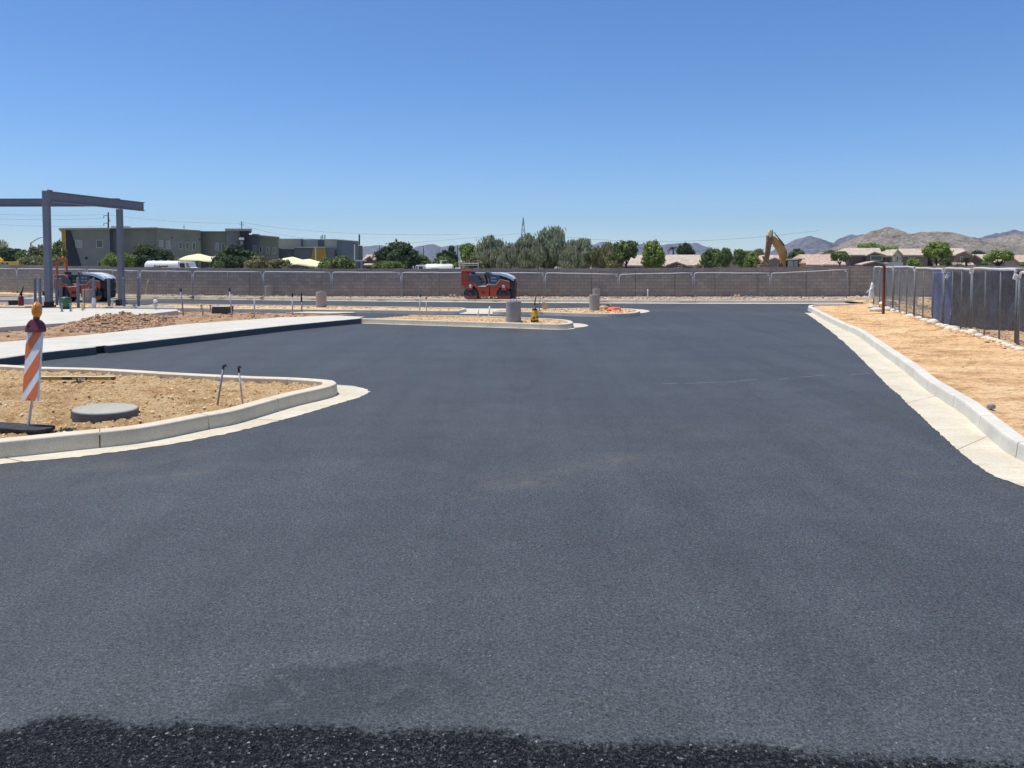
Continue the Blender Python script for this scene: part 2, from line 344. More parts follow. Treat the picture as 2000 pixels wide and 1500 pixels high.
def rock_mat(name, a, b_, c_, sc_, bs):
    m, nt, b = nodes(name); pos = geo_pos(nt)
    f = noise_n(nt, pos, sc_, 10, 0.72); g = noise_n(nt, pos, sc_ * 5, 8, 0.8)
    c = ramp(nt, f, [(0.32, a), (0.5, b_), (0.68, c_)])
    c = mixc(nt, 1.0, c, ramp(nt, g, [(0.38, 0.35), (0.5, 0.95), (0.62, 1.35)]), 'MULTIPLY')
    L(nt, c, b.inputs['Base Color']); b.inputs['Roughness'].default_value = 1.0; b.inputs['Specular IOR Level'].default_value = 0.05
    bump(nt, b, g, 1.0, bs)
    MATS[name] = m
rock_mat('rock_near', (0.26, 0.22, 0.15), (0.50, 0.42, 0.31), (0.64, 0.54, 0.42), 0.03, 10)
rock_mat('rock_far', (0.19, 0.165, 0.155), (0.27, 0.235, 0.225), (0.33, 0.295, 0.28), 0.006, 25)

# ------------------------------------------------------------------ object helpers
ORG = {}
def root(name, label, cat, loc, group=None, rz=0.0):
    o = bpy.data.objects.new(name, None); COL.objects.link(o)
    o.empty_display_size = 0.1
    o.location = loc; o.rotation_euler = (0, 0, rz); o['label'] = label; o['category'] = cat
    if group: o['group'] = group
    ORG[o.name] = Vector(loc)
    return o
def tagit(o, label=None, cat=None, group=None, kind=None):
    if label: o['label'] = label
    if cat: o['category'] = cat
    if group: o['group'] = group
    if kind: o['kind'] = kind
    return o
def mesh_obj(name, verts, faces, mat, parent=None, local=False, smooth=False):
    me = bpy.data.meshes.new(name)
    if parent is not None and not local:
        o_ = ORG[parent.name]; verts = [(v[0] - o_.x, v[1] - o_.y, v[2] - o_.z) for v in verts]
    me.from_pydata([tuple(v) for v in verts], [], faces); me.update()
    o = bpy.data.objects.new(name, me); COL.objects.link(o)
    me.materials.append(MATS[mat])
    if smooth:
        for p in me.polygons: p.use_smooth = True
    if parent is not None:
        o.parent = parent; ORG[o.name] = ORG.get(parent.name, Vector((0, 0, 0)))
    return o

class MB:
    def __init__(s): s.v = []; s.f = []
    def add(s, vs, fs):
        k = len(s.v); s.v += [tuple(v) for v in vs]; s.f += [tuple(i + k for i in f) for f in fs]; return s
    def box(s, c, d, rot=None):
        hx, hy, hz = d[0] / 2, d[1] / 2, d[2] / 2
        vs = [Vector((x, y, z)) for x in (-hx, hx) for y in (-hy, hy) for z in (-hz, hz)]
        if rot is not None: vs = [rot @ v for v in vs]
        c = Vector(c); vs = [v + c for v in vs]
        return s.add(vs, [(0, 1, 3, 2), (4, 6, 7, 5), (0, 4, 5, 1), (2, 3, 7, 6), (0, 2, 6, 4), (1, 5, 7, 3)])
    def bx(s, x0, x1, y0, y1, z0, z1): return s.box(((x0 + x1) / 2, (y0 + y1) / 2, (z0 + z1) / 2), (x1 - x0, y1 - y0, z1 - z0))
    def tube(s, pts, r, n=8, cap=True):
        pts = [Vector(p) for p in pts]; rs = r if isinstance(r, (list, tuple)) else [r] * len(pts)
        k = len(s.v); up = None
        for i, p in enumerate(pts):
            d = (pts[min(i + 1, len(pts) - 1)] - pts[max(i - 1, 0)]).normalized()
            if up is None:
                a = Vector((0, 0, 1)) if abs(d.z) < 0.9 else Vector((1, 0, 0)); u = d.cross(a).normalized()
            else:
                u = (up - d * up.dot(d)).normalized()
            up = u; w = d.cross(u)
            for j in range(n):
                t = 2 * math.pi * j / n; s.v.append(tuple(p + (u * math.cos(t) + w * math.sin(t)) * rs[i]))
        for i in range(len(pts) - 1):
            for j in range(n):
                a = k + i * n + j; b = k + i * n + (j + 1) % n
                s.f.append((a, b, b + n, a + n))
        if cap:
            s.f.append(tuple(k + j for j in range(n))[::-1]); e = k + (len(pts) - 1) * n
            s.f.append(tuple(e + j for j in range(n)))
        return s
    def prism(s, poly, dirv):
        # poly: list of 3D points in a plane, extruded by dirv
        n = len(poly); d = Vector(dirv)
        vs = [Vector(p) for p in poly] + [Vector(p) + d for p in poly]
        fs = [tuple(range(n)), tuple(range(2 * n - 1, n - 1, -1))]
        fs += [(i, i + n, (i + 1) % n + n, (i + 1) % n) for i in range(n)]
        return s.add(vs, fs)
    def lathe(s, prof, origin, axis=(0, 0, 1), n=24, sx=1.0):
        ax = Vector(axis).normalized(); a = Vector((0, 0, 1)) if abs(ax.z) < 0.9 else Vector((1, 0, 0))
        u = ax.cross(a).normalized(); w = ax.cross(u); o = Vector(origin); k = len(s.v)
        for (r, h) in prof:
            for j in range(n):
                t = 2 * math.pi * j / n; s.v.append(tuple(o + ax * h + (u * math.cos(t) * sx + w * math.sin(t)) * r))
        for i in range(len(prof) - 1):
            for j in range(n):
                a_ = k + i * n + j; b = k + i * n + (j + 1) % n
                s.f.append((a_, a_ + n, b + n, b))
        s.f.append(tuple(k + j for j in range(n))); e = k + (len(prof) - 1) * n
        s.f.append(tuple(e + j for j in range(n))[::-1])
        return s
    def build(s, name, mat, parent=None, local=False, bevel=0.0, smooth=False, fix=True):
        o = mesh_obj(name, s.v, s.f, mat, parent, local, smooth)
        if fix:
            bm = bmesh.new(); bm.from_mesh(o.data); bmesh.ops.recalc_face_normals(bm, faces=bm.faces); bm.to_mesh(o.data); bm.free()
            if smooth:
                for p in o.data.polygons: p.use_smooth = True
        if bevel:
            md = o.modifiers.new('bevel', 'BEVEL'); md.width = bevel; md.segments = 2; md.limit_method = 'ANGLE'
        return o

def text_obj(txt, size, mat, parent, loc, rot, name='lettering', thick=0.002, shear=0.0):
    cu = bpy.data.curves.new('t', 'FONT'); cu.body = txt; cu.size = size; cu.extrude = thick; cu.shear = shear; cu.align_x = 'CENTER'; cu.offset = size * 0.02
    to = bpy.data.objects.new('t', cu); COL.objects.link(to)
    dg = bpy.context.evaluated_depsgraph_get(); dg.update()
    me = bpy.data.meshes.new_from_object(to.evaluated_get(dg)); me.name = name
    bpy.data.objects.remove(to)
    o = bpy.data.objects.new(name, me); COL.objects.link(o)
    me.materials.clear(); me.materials.append(MATS[mat])
    o.parent = parent; o.location = loc; o.rotation_euler = rot
    return o

# ------------------------------------------------------------------ 2D path tools
def catmull(pts, per=8, closed=False):
    out = []; n = len(pts); rng_ = range(n if closed else n - 1)
    for i in rng_:
        p0 = pts[(i - 1) % n] if (closed or i > 0) else pts[0]
        p1 = pts[i]; p2 = pts[(i + 1) % n]
        p3 = pts[(i + 2) % n] if (closed or i + 2 < n) else pts[-1]
        for k in range(per):
            t = k / per
            out.append(tuple(0.5 * ((2 * p1[j]) + (-p0[j] + p2[j]) * t + (2 * p0[j] - 5 * p1[j] + 4 * p2[j] - p3[j]) * t * t + (-p0[j] + 3 * p1[j] - 3 * p2[j] + p3[j]) * t ** 3) for j in range(2)))
    if not closed: out.append(tuple(pts[-1][:2]))
    return out
class Path:
    def __init__(s, pts, side):
        s.p = [Vector((a[0], a[1])) for a in pts]; s.side = side
        s.s = [0]
        for i in range(1, len(s.p)): s.s.append(s.s[-1] + (s.p[i] - s.p[i - 1]).length)
        s.L = s.s[-1]
        s.n = []
        for i in range(len(s.p)):
            d = (s.p[min(i + 1, len(s.p) - 1)] - s.p[max(i - 1, 0)])
            if d.length < 1e-6: d = Vector((1, 0))
            d.normalize(); s.n.append(Vector((-d.y, d.x)) * side)
    def at(s, t):
        t = max(0, min(s.L, t)); i = 0
        import bisect
        i = min(max(bisect.bisect_right(s.s, t) - 1, 0), len(s.p) - 2)
        q = (t - s.s[i]) / max(1e-9, s.s[i + 1] - s.s[i])
        return s.p[i].lerp(s.p[i + 1], q), s.n[i].lerp(s.n[i + 1], q).normalized()

def kerb(name, pts, side, mat='kerb', h=0.18, w=0.15, jl=3.0, gaps=(), z0=-0.02):
    """kerb swept along its outer top edge; interior on `side`"""
    pa = Path(pts, side); mb = MB()
    prof = [(-0.022, z0), (-0.006, h * 0.8), (0.0, h - 0.012), (0.007, h - 0.003), (0.018, h), (w - 0.008, h), (w, h - 0.008), (w, z0)]
    cuts = [(0, pa.L)]
    t = 0; segs = []
    while t < pa.L - 0.01:
        segs.append((t + 0.006, min(t + jl, pa.L) - 0.006)); t += jl
    for a, b in segs:
        bad = False
        for (ga, gb) in gaps:
            if a < ga < b: segs.append((gb, b)); b = ga
        if b - a < 0.02: continue
        n = max(2, int((b - a) / 0.12)); k = len(mb.v); m = len(prof)
        for i in range(n + 1):
            p, nn = pa.at(a + (b - a) * i / n)
            wob = 0.004 * noise.noise(Vector((p.x * 2, p.y * 2, 0)))
            for (o, z) in prof: mb.v.append((p.x + nn.x * (o + wob), p.y + nn.y * (o + wob), z))
        for i in range(n):
            for j in range(m - 1):
                q = k + i * m + j; mb.f.append((q, q + 1, q + m + 1, q + m))
        mb.f.append(tuple(k + j for j in range(m))); mb.f.append(tuple(k + n * m + j for j in range(m))[::-1])
    o = mb.build(name, mat, smooth=False); tagit(o, kind='structure'); return o, pa

def strip(name, inner, outer, mat, z=0.004, jit=0.03, jl=3.0, n=None, edge_noise=14):
    """flat strip between two polylines of the same parametrisation, ragged on the outer side, with joints"""
    A = Path(inner, 1); B = Path(outer, 1); mb = MB(); L_ = max(A.L, B.L); t = 0
    while t < L_ - 0.01:
        e = min(t + jl, L_); a = (t + 0.007) / L_; b = (e - 0.007) / L_; m = max(2, int((e - t) / 0.05)); k = len(mb.v)
        for i in range(m + 1):
            q = a + (b - a) * i / m
            p, _ = A.at(q * A.L); r, _ = B.at(q * B.L)
            d = (r - p); dl = max(d.length, 1e-4); d = d / dl
            j_ = jit * (noise.noise(Vector((r.x * 1.2, r.y * 1.2, 3))) * 0.9 + 0.6 * noise.noise(Vector((r.x * edge_noise, r.y * edge_noise, 1))) + 0.7 * noise.noise(Vector((r.x * 30, r.y * 40, 1))))
            r = r + d * j_
            mb.v += [(p.x, p.y, z), (r.x, r.y, z)]
        for i in range(m): q = k + 2 * i; mb.f.append((q, q + 1, q + 3, q + 2))
        t = e
    o = mb.build(name, mat); tagit(o, kind='structure'); 
    return o

def inside(poly, x, y):
    c = False; n = len(poly); j = n - 1
    for i in range(n):
        xi, yi = poly[i][0], poly[i][1]; xj, yj = poly[j][0], poly[j][1]
        if (yi > y) != (yj > y) and x < (xj - xi) * (y - yi) / (yj - yi) + xi: c = not c
        j = i
    return c
def terrain(name, poly, z, cell, amp, mat, seed=0, kind='structure', freq=3.0, extra=None, zmax=None):
    xs = [p[0] for p in poly]; ys = [p[1] for p in poly]; x0, x1, y0, y1 = min(xs), max(xs), min(ys), max(ys)
    nx = int((x1 - x0) / cell) + 1; ny = int((y1 - y0) / cell) + 1; idx = {}; mb = MB()
    def vid(i, j):
        if (i, j) not in idx:
            x = x0 + i * cell; y = y0 + j * cell
            h = amp * (noise.fractal(Vector((x * freq, y * freq, seed)), 0.9, 2.1, 5) * 0.7 + 0.5 * abs(noise.noise(Vector((x * freq * 3, y * freq * 3, seed + 5)))))
            if extra: h += extra(x, y)
            idx[(i, j)] = len(mb.v); mb.v.append((x, y, z + h if zmax is None else min(z + h, zmax + 0.01 * noise.noise(Vector((x * 9, y * 9, 7))))))
        return idx[(i, j)]
    for j in range(ny):
        for i in range(nx):
            if inside(poly, x0 + (i + .5) * cell, y0 + (j + .5) * cell):
                mb.f.append((vid(i, j), vid(i + 1, j), vid(i + 1, j + 1), vid(i, j + 1)))
    o = mb.build(name, mat, smooth=(cell < 0.2), fix=False); tagit(o, kind=kind); return o
def rock_verts(r, sub=1):
    bm = bmesh.new(); bmesh.ops.create_icosphere(bm, subdivisions=sub, radius=1)
    vs = [v.co.copy() for v in bm.verts]; fs = [tuple(v.index for v in f.verts) for f in bm.faces]; bm.free(); return vs, fs
ICO = rock_verts(1, 1)
def scatter(name, label, poly, n, rmin, rmax, z, mat, seed, flat=0.7, zf=None, power=2.5, cat=None):
    rng = random.Random(seed); mb = MB(); xs = [p[0] for p in poly]; ys = [p[1] for p in poly]
    c = 0; tries = 0
    while c < n and tries < n * 20:
        tries += 1
        x = rng.uniform(min(xs), max(xs)); y = rng.uniform(min(ys), max(ys))
        if not inside(poly, x, y): continue
        r = rmin + (rmax - rmin) * rng.random() ** power; zz = zf(x, y) if zf else z
        q = Matrix.Rotation(rng.uniform(0, 6.28), 3, 'Z') @ Matrix.Rotation(rng.uniform(-.5, .5), 3, 'X')
        s_ = Vector((rng.uniform(.7, 1.4), rng.uniform(.7, 1.2), flat * rng.uniform(.6, 1.2)))
        vs = [q @ Vector((v.x * s_.x, v.y * s_.y, v.z * s_.z)) * (r * rng.uniform(.75, 1.15)) + Vector((x, y, zz + r * 0.2)) for v in ICO[0]]
        mb.add(vs, ICO[1]); c += 1
    o = mb.build(name, mat, fix=False); tagit(o, label=label, cat=cat, kind='stuff'); return o
def px_poly(pts, z): return [tuple(G(a, b, z)[:2]) for a, b in pts]
def flat(name, poly, z, mat, thick=0.0, kind='structure'):
    mb = MB()
    if thick: mb.prism([(x, y, z) for x, y in poly], (0, 0, -thick))
    else: mb.add([(x, y, z) for x, y in poly], [tuple(range(len(poly)))])
    o = mb.build(name, mat); tagit(o, kind=kind)
    if not thick and o.data.polygons[0].normal.z < 0: o.data.flip_normals()
    return o
def slab_obj(name, poly, z, mat, thick):
    o = flat(name, poly, z, mat, thick); md = o.modifiers.new('bevel', 'BEVEL'); md.width = 0.012; md.segments = 2; md.limit_method = 'ANGLE'; return o

# ================================================================== SETTING
flat('ground', [(-7000, -300), (7000, -300), (7000, 6900), (-7000, 6900)], -0.04, 'desert')
flat('asphalt', [(-70, -15), (70, -15), (70, 43.2), (-70, 43.2)], 0.0, 'asphalt')

# --- near planted island on the left
KH = 0.18
n_px = [(-700, 908), (-350, 896), (0, 863), (139, 849), (275, 835), (400, 812), (464, 800), (566, 772), (620, 760), (648, 753), (657, 748), (653, 744), (642, 741.5), (577, 737), (486, 734), (350, 727.5), (200, 719), (84, 716), (0, 711.5), (-400, 693), (-900, 672)]
isl_out = catmull(px_poly(n_px, KH), 8)
_, ipath = kerb('kerb', isl_out, 1, 'kerb', KH, 0.21, 1.31)
isl_in = [ipath.at(ipath.L * i / 200) for i in range(201)]; isl_in = [(p + n * 0.215) for p, n in isl_in]
terrain('island_dirt', isl_in, 0.095, 0.03, 0.085, 'dirt', 1, freq=8.0, zmax=0.155)
scatter('dirt_clods', 'loose tan clods and pebbles strewn over the near planting island', isl_in, 12000, 0.004, 0.03, 0.118, 'clod', 11, power=4.2, flat=0.55)
# concrete apron round its outer side (ends at the tip)
ap_in = catmull(px_poly([(-700, 950), (-350, 938), (0, 893), (150, 880), (275, 861), (400, 839), (467, 825), (570, 793), (625, 779), (652, 769), (658, 760), (656, 752)], 0), 8)
ap_out = catmull(px_poly([(-700, 968), (-350, 955), (0, 907), (150, 893), (275, 876), (400, 856), (500, 834), (600, 806), (660, 789), (705, 775), (722, 764), (690, 754)], 0), 8)
ap_in = [tuple(ipath.at(0)[0])] and ap_in
strip('concrete_apron', [(x - 0.02, y + 0.03) for x, y in ap_in], ap_out, 'gutter', 0.004, 0.05, 3.05)

# --- long kerbed pavement behind the near island
walk_near = px_poly([(-500, 762), (-150, 720), (0, 700), (85, 688), (205, 675.5), (350, 659), (547, 636.5), (706, 621.5)], KH)
walk_far = px_poly([(712, 618.5), (650, 616), (550, 619.5), (350, 633.5), (199, 651), (0, 668), (-200, 690), (-500, 720)], KH)
wn = catmull(walk_near, 10)
sc_pt = G(190, 677.5, KH); pw = Path(wn, 1)
best = min(range(400), key=lambda i: (pw.at(pw.L * i / 400)[0] - Vector((sc_pt.x, sc_pt.y))).length); sg = pw.L * best / 400
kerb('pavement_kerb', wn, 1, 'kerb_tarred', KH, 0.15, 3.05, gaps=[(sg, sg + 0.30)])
wi = [pw.at(pw.L * i / 60) for i in range(61)]; wi = [tuple(p + n * 0.152) for p, n in wi]
# the pavement slab, notched where the drain passes through
slab_obj('pavement', wi + walk_far, KH - 0.003, 'walk', 0.17)
mbn = MB(); p_, n_ = pw.at(sg + 0.15); mbn.box((p_.x + n_.x * 0.142, p_.y + n_.y * 0.142, 0.09), (0.42, 0.012, 0.15), Matrix.Rotation(math.atan2(n_.y, n_.x) - math.pi / 2, 3, 'Z'))  # black plate standing in for the shade inside the drain gap
mbn.build('drain_shade_plate', 'steel_base', None); tagit(bpy.data.objects['drain_shade_plate'], kind='structure')

# --- rough trench ground left of the pavement
rough = px_poly([(-500, 724), (-200, 692), (0, 669), (199, 652), (350, 634.5), (550, 620.3), (650, 616.8), (692, 613.8), (600, 611.2), (350, 606.5), (100, 601), (-300, 598), (-600, 600)], 0.1)
def mound(x, y):
    h = 0
    for (px, py, rr, hh) in [(205, 634, 1.3, 0.24), (165, 640, 1.1, 0.14), (255, 630, 1.2, 0.25), (120, 650, 1.0, .10), (40, 655, 1.6, .12), (380, 622, 1.4, .10), (560, 616, 1.3, .08), (300, 626, 1.0, .12)]:
        c = G(px, py, 0.1); d2 = ((x - c.x) / rr) ** 2 + ((y - c.y) / rr) ** 2
        h += hh * math.exp(-d2 * 1.6)
    h *= 0.8 + 0.5 * noise.noise(Vector((x * 3, y * 3, 9)))
    return h
terrain('trench_dirt', rough, 0.055, 0.11, 0.05, 'dirt_dark', 2, freq=2.2, extra=mound)
pile_poly = px_poly([(120, 652), (230, 648), (330, 636), (345, 622), (280, 612), (180, 614), (130, 630)], 0.1)
scatter('dirt_pile', 'mound of broken brown dirt clods beside the concrete pad', pile_poly, 2600, 0.02, 0.07, 0.1, 'clod_dark', 12, zf=lambda x, y: 0.07 + mound(x, y), power=2.0, flat=0.9)
scatter('loose_rubble', 'brown dirt lumps and rubble scattered along the trench beside the pavement', rough, 3600, 0.015, 0.07, 0.08, 'clod_dark', 13, zf=lambda x, y: 0.07 + mound(x, y), power=2.8)

# --- concrete pad under the canopy frame
pad = px_poly([(-500, 668), (-150, 648), (0, 639), (156, 628.5), (260, 616.5), (348, 606.5), (346, 604), (200, 602.2), (0, 601.5), (-500, 600.5)], 0.22)
slab_obj('concrete_pad', pad, 0.22, 'slab', 0.24)
pad2 = px_poly([(-200, 660), (100, 640), (156, 634), (262, 622), (352, 610.5), (352, 608), (200, 612), (0, 625)], 0.09)
slab_obj('concrete_footing', pad2, 0.12, 'slab', 0.12)

# --- thin flush concrete strip at end of the trench
flat('flush_strip', px_poly([(560, 614), (640, 615.5), (694, 613.8), (690, 612.4), (600, 611.8)], 0.07), 0.14, 'gutter', 0.14)

# --- mid island with the big pole base
m_px = [(706, 622), (850, 626.3), (1000, 630.6), (1060, 632.6), (1100, 633), (1116, 631), (1119, 628.5), (1112, 625.5), (1090, 623), (1040, 620.6), (960, 617.6), (900, 616.2), (800, 614.8), (756, 618.5), (722, 620.5)]
mo = catmull(px_poly(m_px[:13], 0.16), 8); _, mp_ = kerb('kerb', mo, 1, 'kerb_mid', 0.16, 0.15, 3.3)
mi = [mp_.at(mp_.L * i / 120) for i in range(121)]; mi = [tuple(p + n * 0.145) for p, n in mi]
terrain('island_dirt', mi, 0.12, 0.09, 0.03, 'dirt', 3, freq=2.5, zmax=0.14)
scatter('dirt_clods', 'orange tan clods and pebbles on the middle island around the grey pole base', mi, 1500, 0.010, 0.04, 0.125, 'clod', 14, power=2.6)
strip('kerb_lip', [tuple(mp_.at(mp_.L * 0.5 * i / 60)[0]) for i in range(61)], [tuple(mp_.at(mp_.L * 0.5 * i / 60)[0] - mp_.at(mp_.L * 0.5 * i / 60)[1] * 0.16) for i in range(61)], 'gutter', 0.004, 0.02)
tip = [tuple(v) for v in catmull(px_poly([(1060, 641), (1100, 641), (1135, 639.5), (1149, 636), (1135, 632.5), (1118, 631.5)], 0), 6)]
flat('concrete_apron', tip + px_poly([(1110, 632), (1108, 636), (1090, 638)], 0), 0.008, 'gutter')

# --- long thin islands behind, split by a concrete crossing
def long_island(px, seedn, jl=2.9):
    o_ = catmull(px_poly(px, 0.14), 6, closed=True); o_.append(o_[0])
    _, pp = kerb('kerb', o_, 1, 'kerb_mid', 0.14, 0.15, jl)
    ii = [pp.at(pp.L * i / 200) for i in range(201)]; ii = [tuple(p + n * 0.14) for p, n in ii]
    terrain('island_dirt', ii, 0.10, 0.12, 0.03, 'dirt', seedn, freq=2.0, zmax=0.12)
    scatter('dirt_clods', 'small tan clods on the long %s island before the far lane' % ('left' if seedn == 4 else 'right'), ii, 700, 0.02, 0.07, 0.11, 'clod', seedn + 20)
    return pp
i2a = long_island([(-500, 592), (-200, 596), (0, 598), (350, 600.8), (450, 602.6), (550, 603.4), (750, 605.3), (885, 607), (896, 606.2), (910, 602.6), (905, 601), (880, 600.3), (700, 598), (350, 593.5), (0, 590.8), (-500, 588)], 4)
i2b = long_island([(964, 608), (1050, 608.8), (1150, 611.6), (1200, 612.2), (1238, 610.8), (1250, 607), (1240, 603.4), (1200, 601.6), (1150, 601.2), (1080, 602.2), (1010, 601.6), (1000, 602), (985, 604)], 5)
flat('concrete_crossing', px_poly([(880, 613.5), (905, 603), (1004, 603.5), (962, 614)], 0.0), 0.016, 'gutter')
flat('concrete_apron', catmull(px_poly([(1190, 614.5), (1230, 614), (1258, 611.2), (1269, 608), (1258, 605.2), (1240, 604)], 0), 5) + px_poly([(1240, 608)], 0), 0.008, 'gutter')

# --- far kerb at the foot of the wall
fk = catmull(px_poly([(-600, 567), (0, 573.5), (350, 578.7), (700, 582), (1050, 584.7), (1400, 586.2), (1672, 586.2)], 0.15), 12)
_, fkp = kerb('far_kerb', fk, 1, 'kerb_mid', 0.15, 0.15, 3.0)
fi = [fkp.at(fkp.L * i / 120) for i in range(121)]
strip('gutter', [tuple(p) for p, n in fi], [tuple(p - n * (0.25 + 0.45 * min(1, max(0, (i - 60) / 30)))) for i, (p, n) in enumerate(fi)], 'gutter', 0.004, 0.03)
back = [tuple(p + n * 0.1) for p, n in fi]
strip_poly = back + [(24, 43.5), (24, 60), (-62, 60), (-62, fi[0][0].y)]
terrain('gravel_strip', strip_poly, 0.115, 0.35, 0.035, 'dirt', 6, freq=1.0)
scatter('gravel', 'pale rough gravel and stones lying along the foot of the block wall', back + [(24, 44.8), (-10, 44.8), (-40, 50), (-50, 56)], 5200, 0.03, 0.10, 0.13, 'stone', 30, power=1.8)

# --- right verge with kerb and wide gutter
kr_top = [(8.5, 5.1), (7.0, 5.35), (5.9, 5.9), (5.5, 6.7)]
kr_px = [(2000, 868), (1933, 825), (1884, 785), (1841, 759), (1807, 738), (1781, 716.5), (1756, 699), (1720, 674.5), (1677, 645), (1646, 632), (1612, 616), (1590, 604.5), (1580, 599.5), (1579, 597.3), (1584, 595.6), (1600, 594.6), (1640, 593.6), (1700, 592.6), (1760, 592.2)]
kr_top = [(14, 4.6), (9.5, 4.7), (7.2, 5.2), (6.0, 5.95), (5.55, 6.8)] + px_poly(kr_px, KH)
ko = catmull(kr_top, 8); _, kp = kerb('kerb', ko, -1, 'kerb_grey', KH, 0.17, 1.52)
g_in = [kp.at(kp.L * i / 160)[0] for i in range(131)]
g_tr = Path(catmull([(14, 4.0), (9.3, 4.1), (6.8, 4.5), (5.6, 5.3), (5.05, 6.3)] + px_poly([(1990, 949), (1953, 936), (1907, 908), (1858, 868), (1799, 813), (1747, 764), (1718, 738), (1695, 713), (1668, 687), (1643, 664), (1620, 645), (1600, 630), (1580, 616), (1562, 605)], 0), 8), 1)
# project every inner station onto the traced outer edge
g_cand = [g_tr.at(g_tr.L * k / 900)[0] for k in range(901)]
g_out = []
_k = 0
for i, p in enumerate(g_in):
    best_ = min(range(_k, min(901, _k + 60)), key=lambda k: (g_cand[k] - p).length); _k = best_; g_out.append(g_cand[best_])
strip('gutter', [tuple(p) for p in g_in], [tuple(p) for p in g_out], 'gutter', 0.004, 0.04, 3.04, edge_noise=9)
vi = [kp.at(kp.L * i / 200) for i in range(201)]; vi = [tuple(p + n * 0.16) for p, n in vi]
fine_poly = vi + [tuple(G(1720, 592, 0.14)[:2]), (20, 36.0), (20, 4.6)]
def fence_lump(x, y):
    # disturbed soil along the sandbag row
    xf = 11.45 + (y - 17.2) * 0.268
    d = x - xf
    return 0.05 * math.exp(-(d * d) / 0.35) * (1 + noise.noise(Vector((x * 4, y * 4, 2))))
terrain('verge_dirt', fine_poly, 0.125, 0.07, 0.040, 'dirt_smooth', 8, freq=3.5, extra=fence_lump, zmax=0.30)
flat('yard_dirt', [(19.9, 4), (90, 4), (90, 44), (24, 44.2), (17.3, 44.2), (17.3, 35.9), (19.9, 35.9)], 0.128, 'dirt')
scatter('dirt_clods', 'scattered small clods on the bare dirt verge beside the sandbag row', [(11.0, 17), (13.2, 17), (17.5, 33), (15.6, 33)], 1500, 0.012, 0.055, 0.15, 'clod', 40, power=2.4, zf=lambda x, y: 0.14 + fence_lump(x, y))
scatter('dirt_clods', 'fine pebbles over the open bare dirt verge right of the kerb', [(6.6, 8), (11, 8), (16.5, 34), (13.6, 34)], 1500, 0.006, 0.026, 0.145, 'clod', 41, power=2.4)
scatter('gravel', 'rubble and stones in the yard behind the covered mesh fence', [(15, 18), (30, 18), (40, 43), (17.5, 43)], 1800, 0.03, 0.13, 0.13, 'stone', 42, power=2.0)
# loose chips on the coarse black lap in front
scatter('asphalt_chips', 'pale and grey stone chips loose on the coarse black asphalt in front', [(-3.2, 2.6), (3.2, 2.6), (3.0, 3.35), (-2.6, 3.6)], 260, 0.001, 0.003, 0.0, 'grey_chip', 43, power=2.2)
simple('tar_stone', (0.018, 0.019, 0.020), 0.6, var=0.6, scale=60, spec=0.3)
scatter('asphalt_stones', 'black tarry stones bedded in the coarse asphalt strip along the bottom', [(-3.4, 2.9), (3.4, 2.75), (2.0, 3.16), (1.0, 3.24), (-0.6, 3.34), (-2.1, 3.42), (-2.5, 3.3), (-3.4, 3.2)], 9000, 0.003, 0.0085, -0.001, 'tar_stone', 44, power=1.6)
# chalk dashes sprayed across the lane
mb = MB()
for (a, b) in [((1294, 750), (1322, 749.2)), ((1336, 749), (1400, 747.6)), ((1418, 746.6), (1440, 745.8)), ((1444, 743.5), (1480, 741.8)), ((1520, 741), (1542, 740)), ((1562, 737), (1590, 735.4)), ((1592, 734), (1612, 732.4)), ((1662, 732), (1697, 729.6))]:
    p = G(*a); q = G(*b); d = (q - p).normalized(); nn = Vector((-d.y, d.x, 0)) * 0.011
    mb.add([p - nn + Vector((0, 0, .004)), q - nn + Vector((0, 0, .004)), q + nn + Vector((0, 0, .004)), p + nn + Vector((0, 0, .004))], [(0, 1, 2, 3)])
simple('chalk', (0.30, 0.31, 0.30), 0.9, var=0.3, scale=30)
tagit(mb.build('chalk_marking', 'chalk'), kind='structure')

# ================================================================== BLOCK WALL
wall_pts = []
for px, py in [(-420, 566.5), (-60, 570.5), (0, 571), (90, 573), (200, 575), (300, 576.5), (405, 578), (475, 578.8), (552, 579.2), (615, 579.6), (700, 580), (775, 580.2), (843, 580.3), (925, 580.4), (1000, 580.5), (1085, 580.6), (1155, 580.6), (1241, 580.6), (1318, 580.5), (1396, 580.5), (1480, 580.5), (1575, 580.5), (1660, 580.5), (1750, 580.5), (1830, 580.5), (1920, 580.5), (2020, 580.5), (2120, 580.5), (2300, 580.5)]:
    wall_pts.append((px, G(px, py, 0.1)))
tops = {-420: 514, -60: 515, 0: 516.8, 90: 518.5, 200: 521, 300: 522.5, 405: 523.6, 475: 524.2, 552: 524.8, 615: 525, 700: 525, 775: 525, 843: 525, 925: 524.6, 1000: 524.6, 1085: 524.6, 1155: 524.2, 1241: 523.6, 1318: 523.4, 1396: 522.6, 1480: 521.6, 1575: 520.8, 1660: 520.4, 1750: 520, 1830: 520, 1920: 520, 2020: 520, 2120: 520, 2300: 520}
wr = root('block_wall', 'long low grey concrete block wall with pilasters behind the mesh fence', 'wall', wall_pts[10][1])
mw = MB(); mps = []
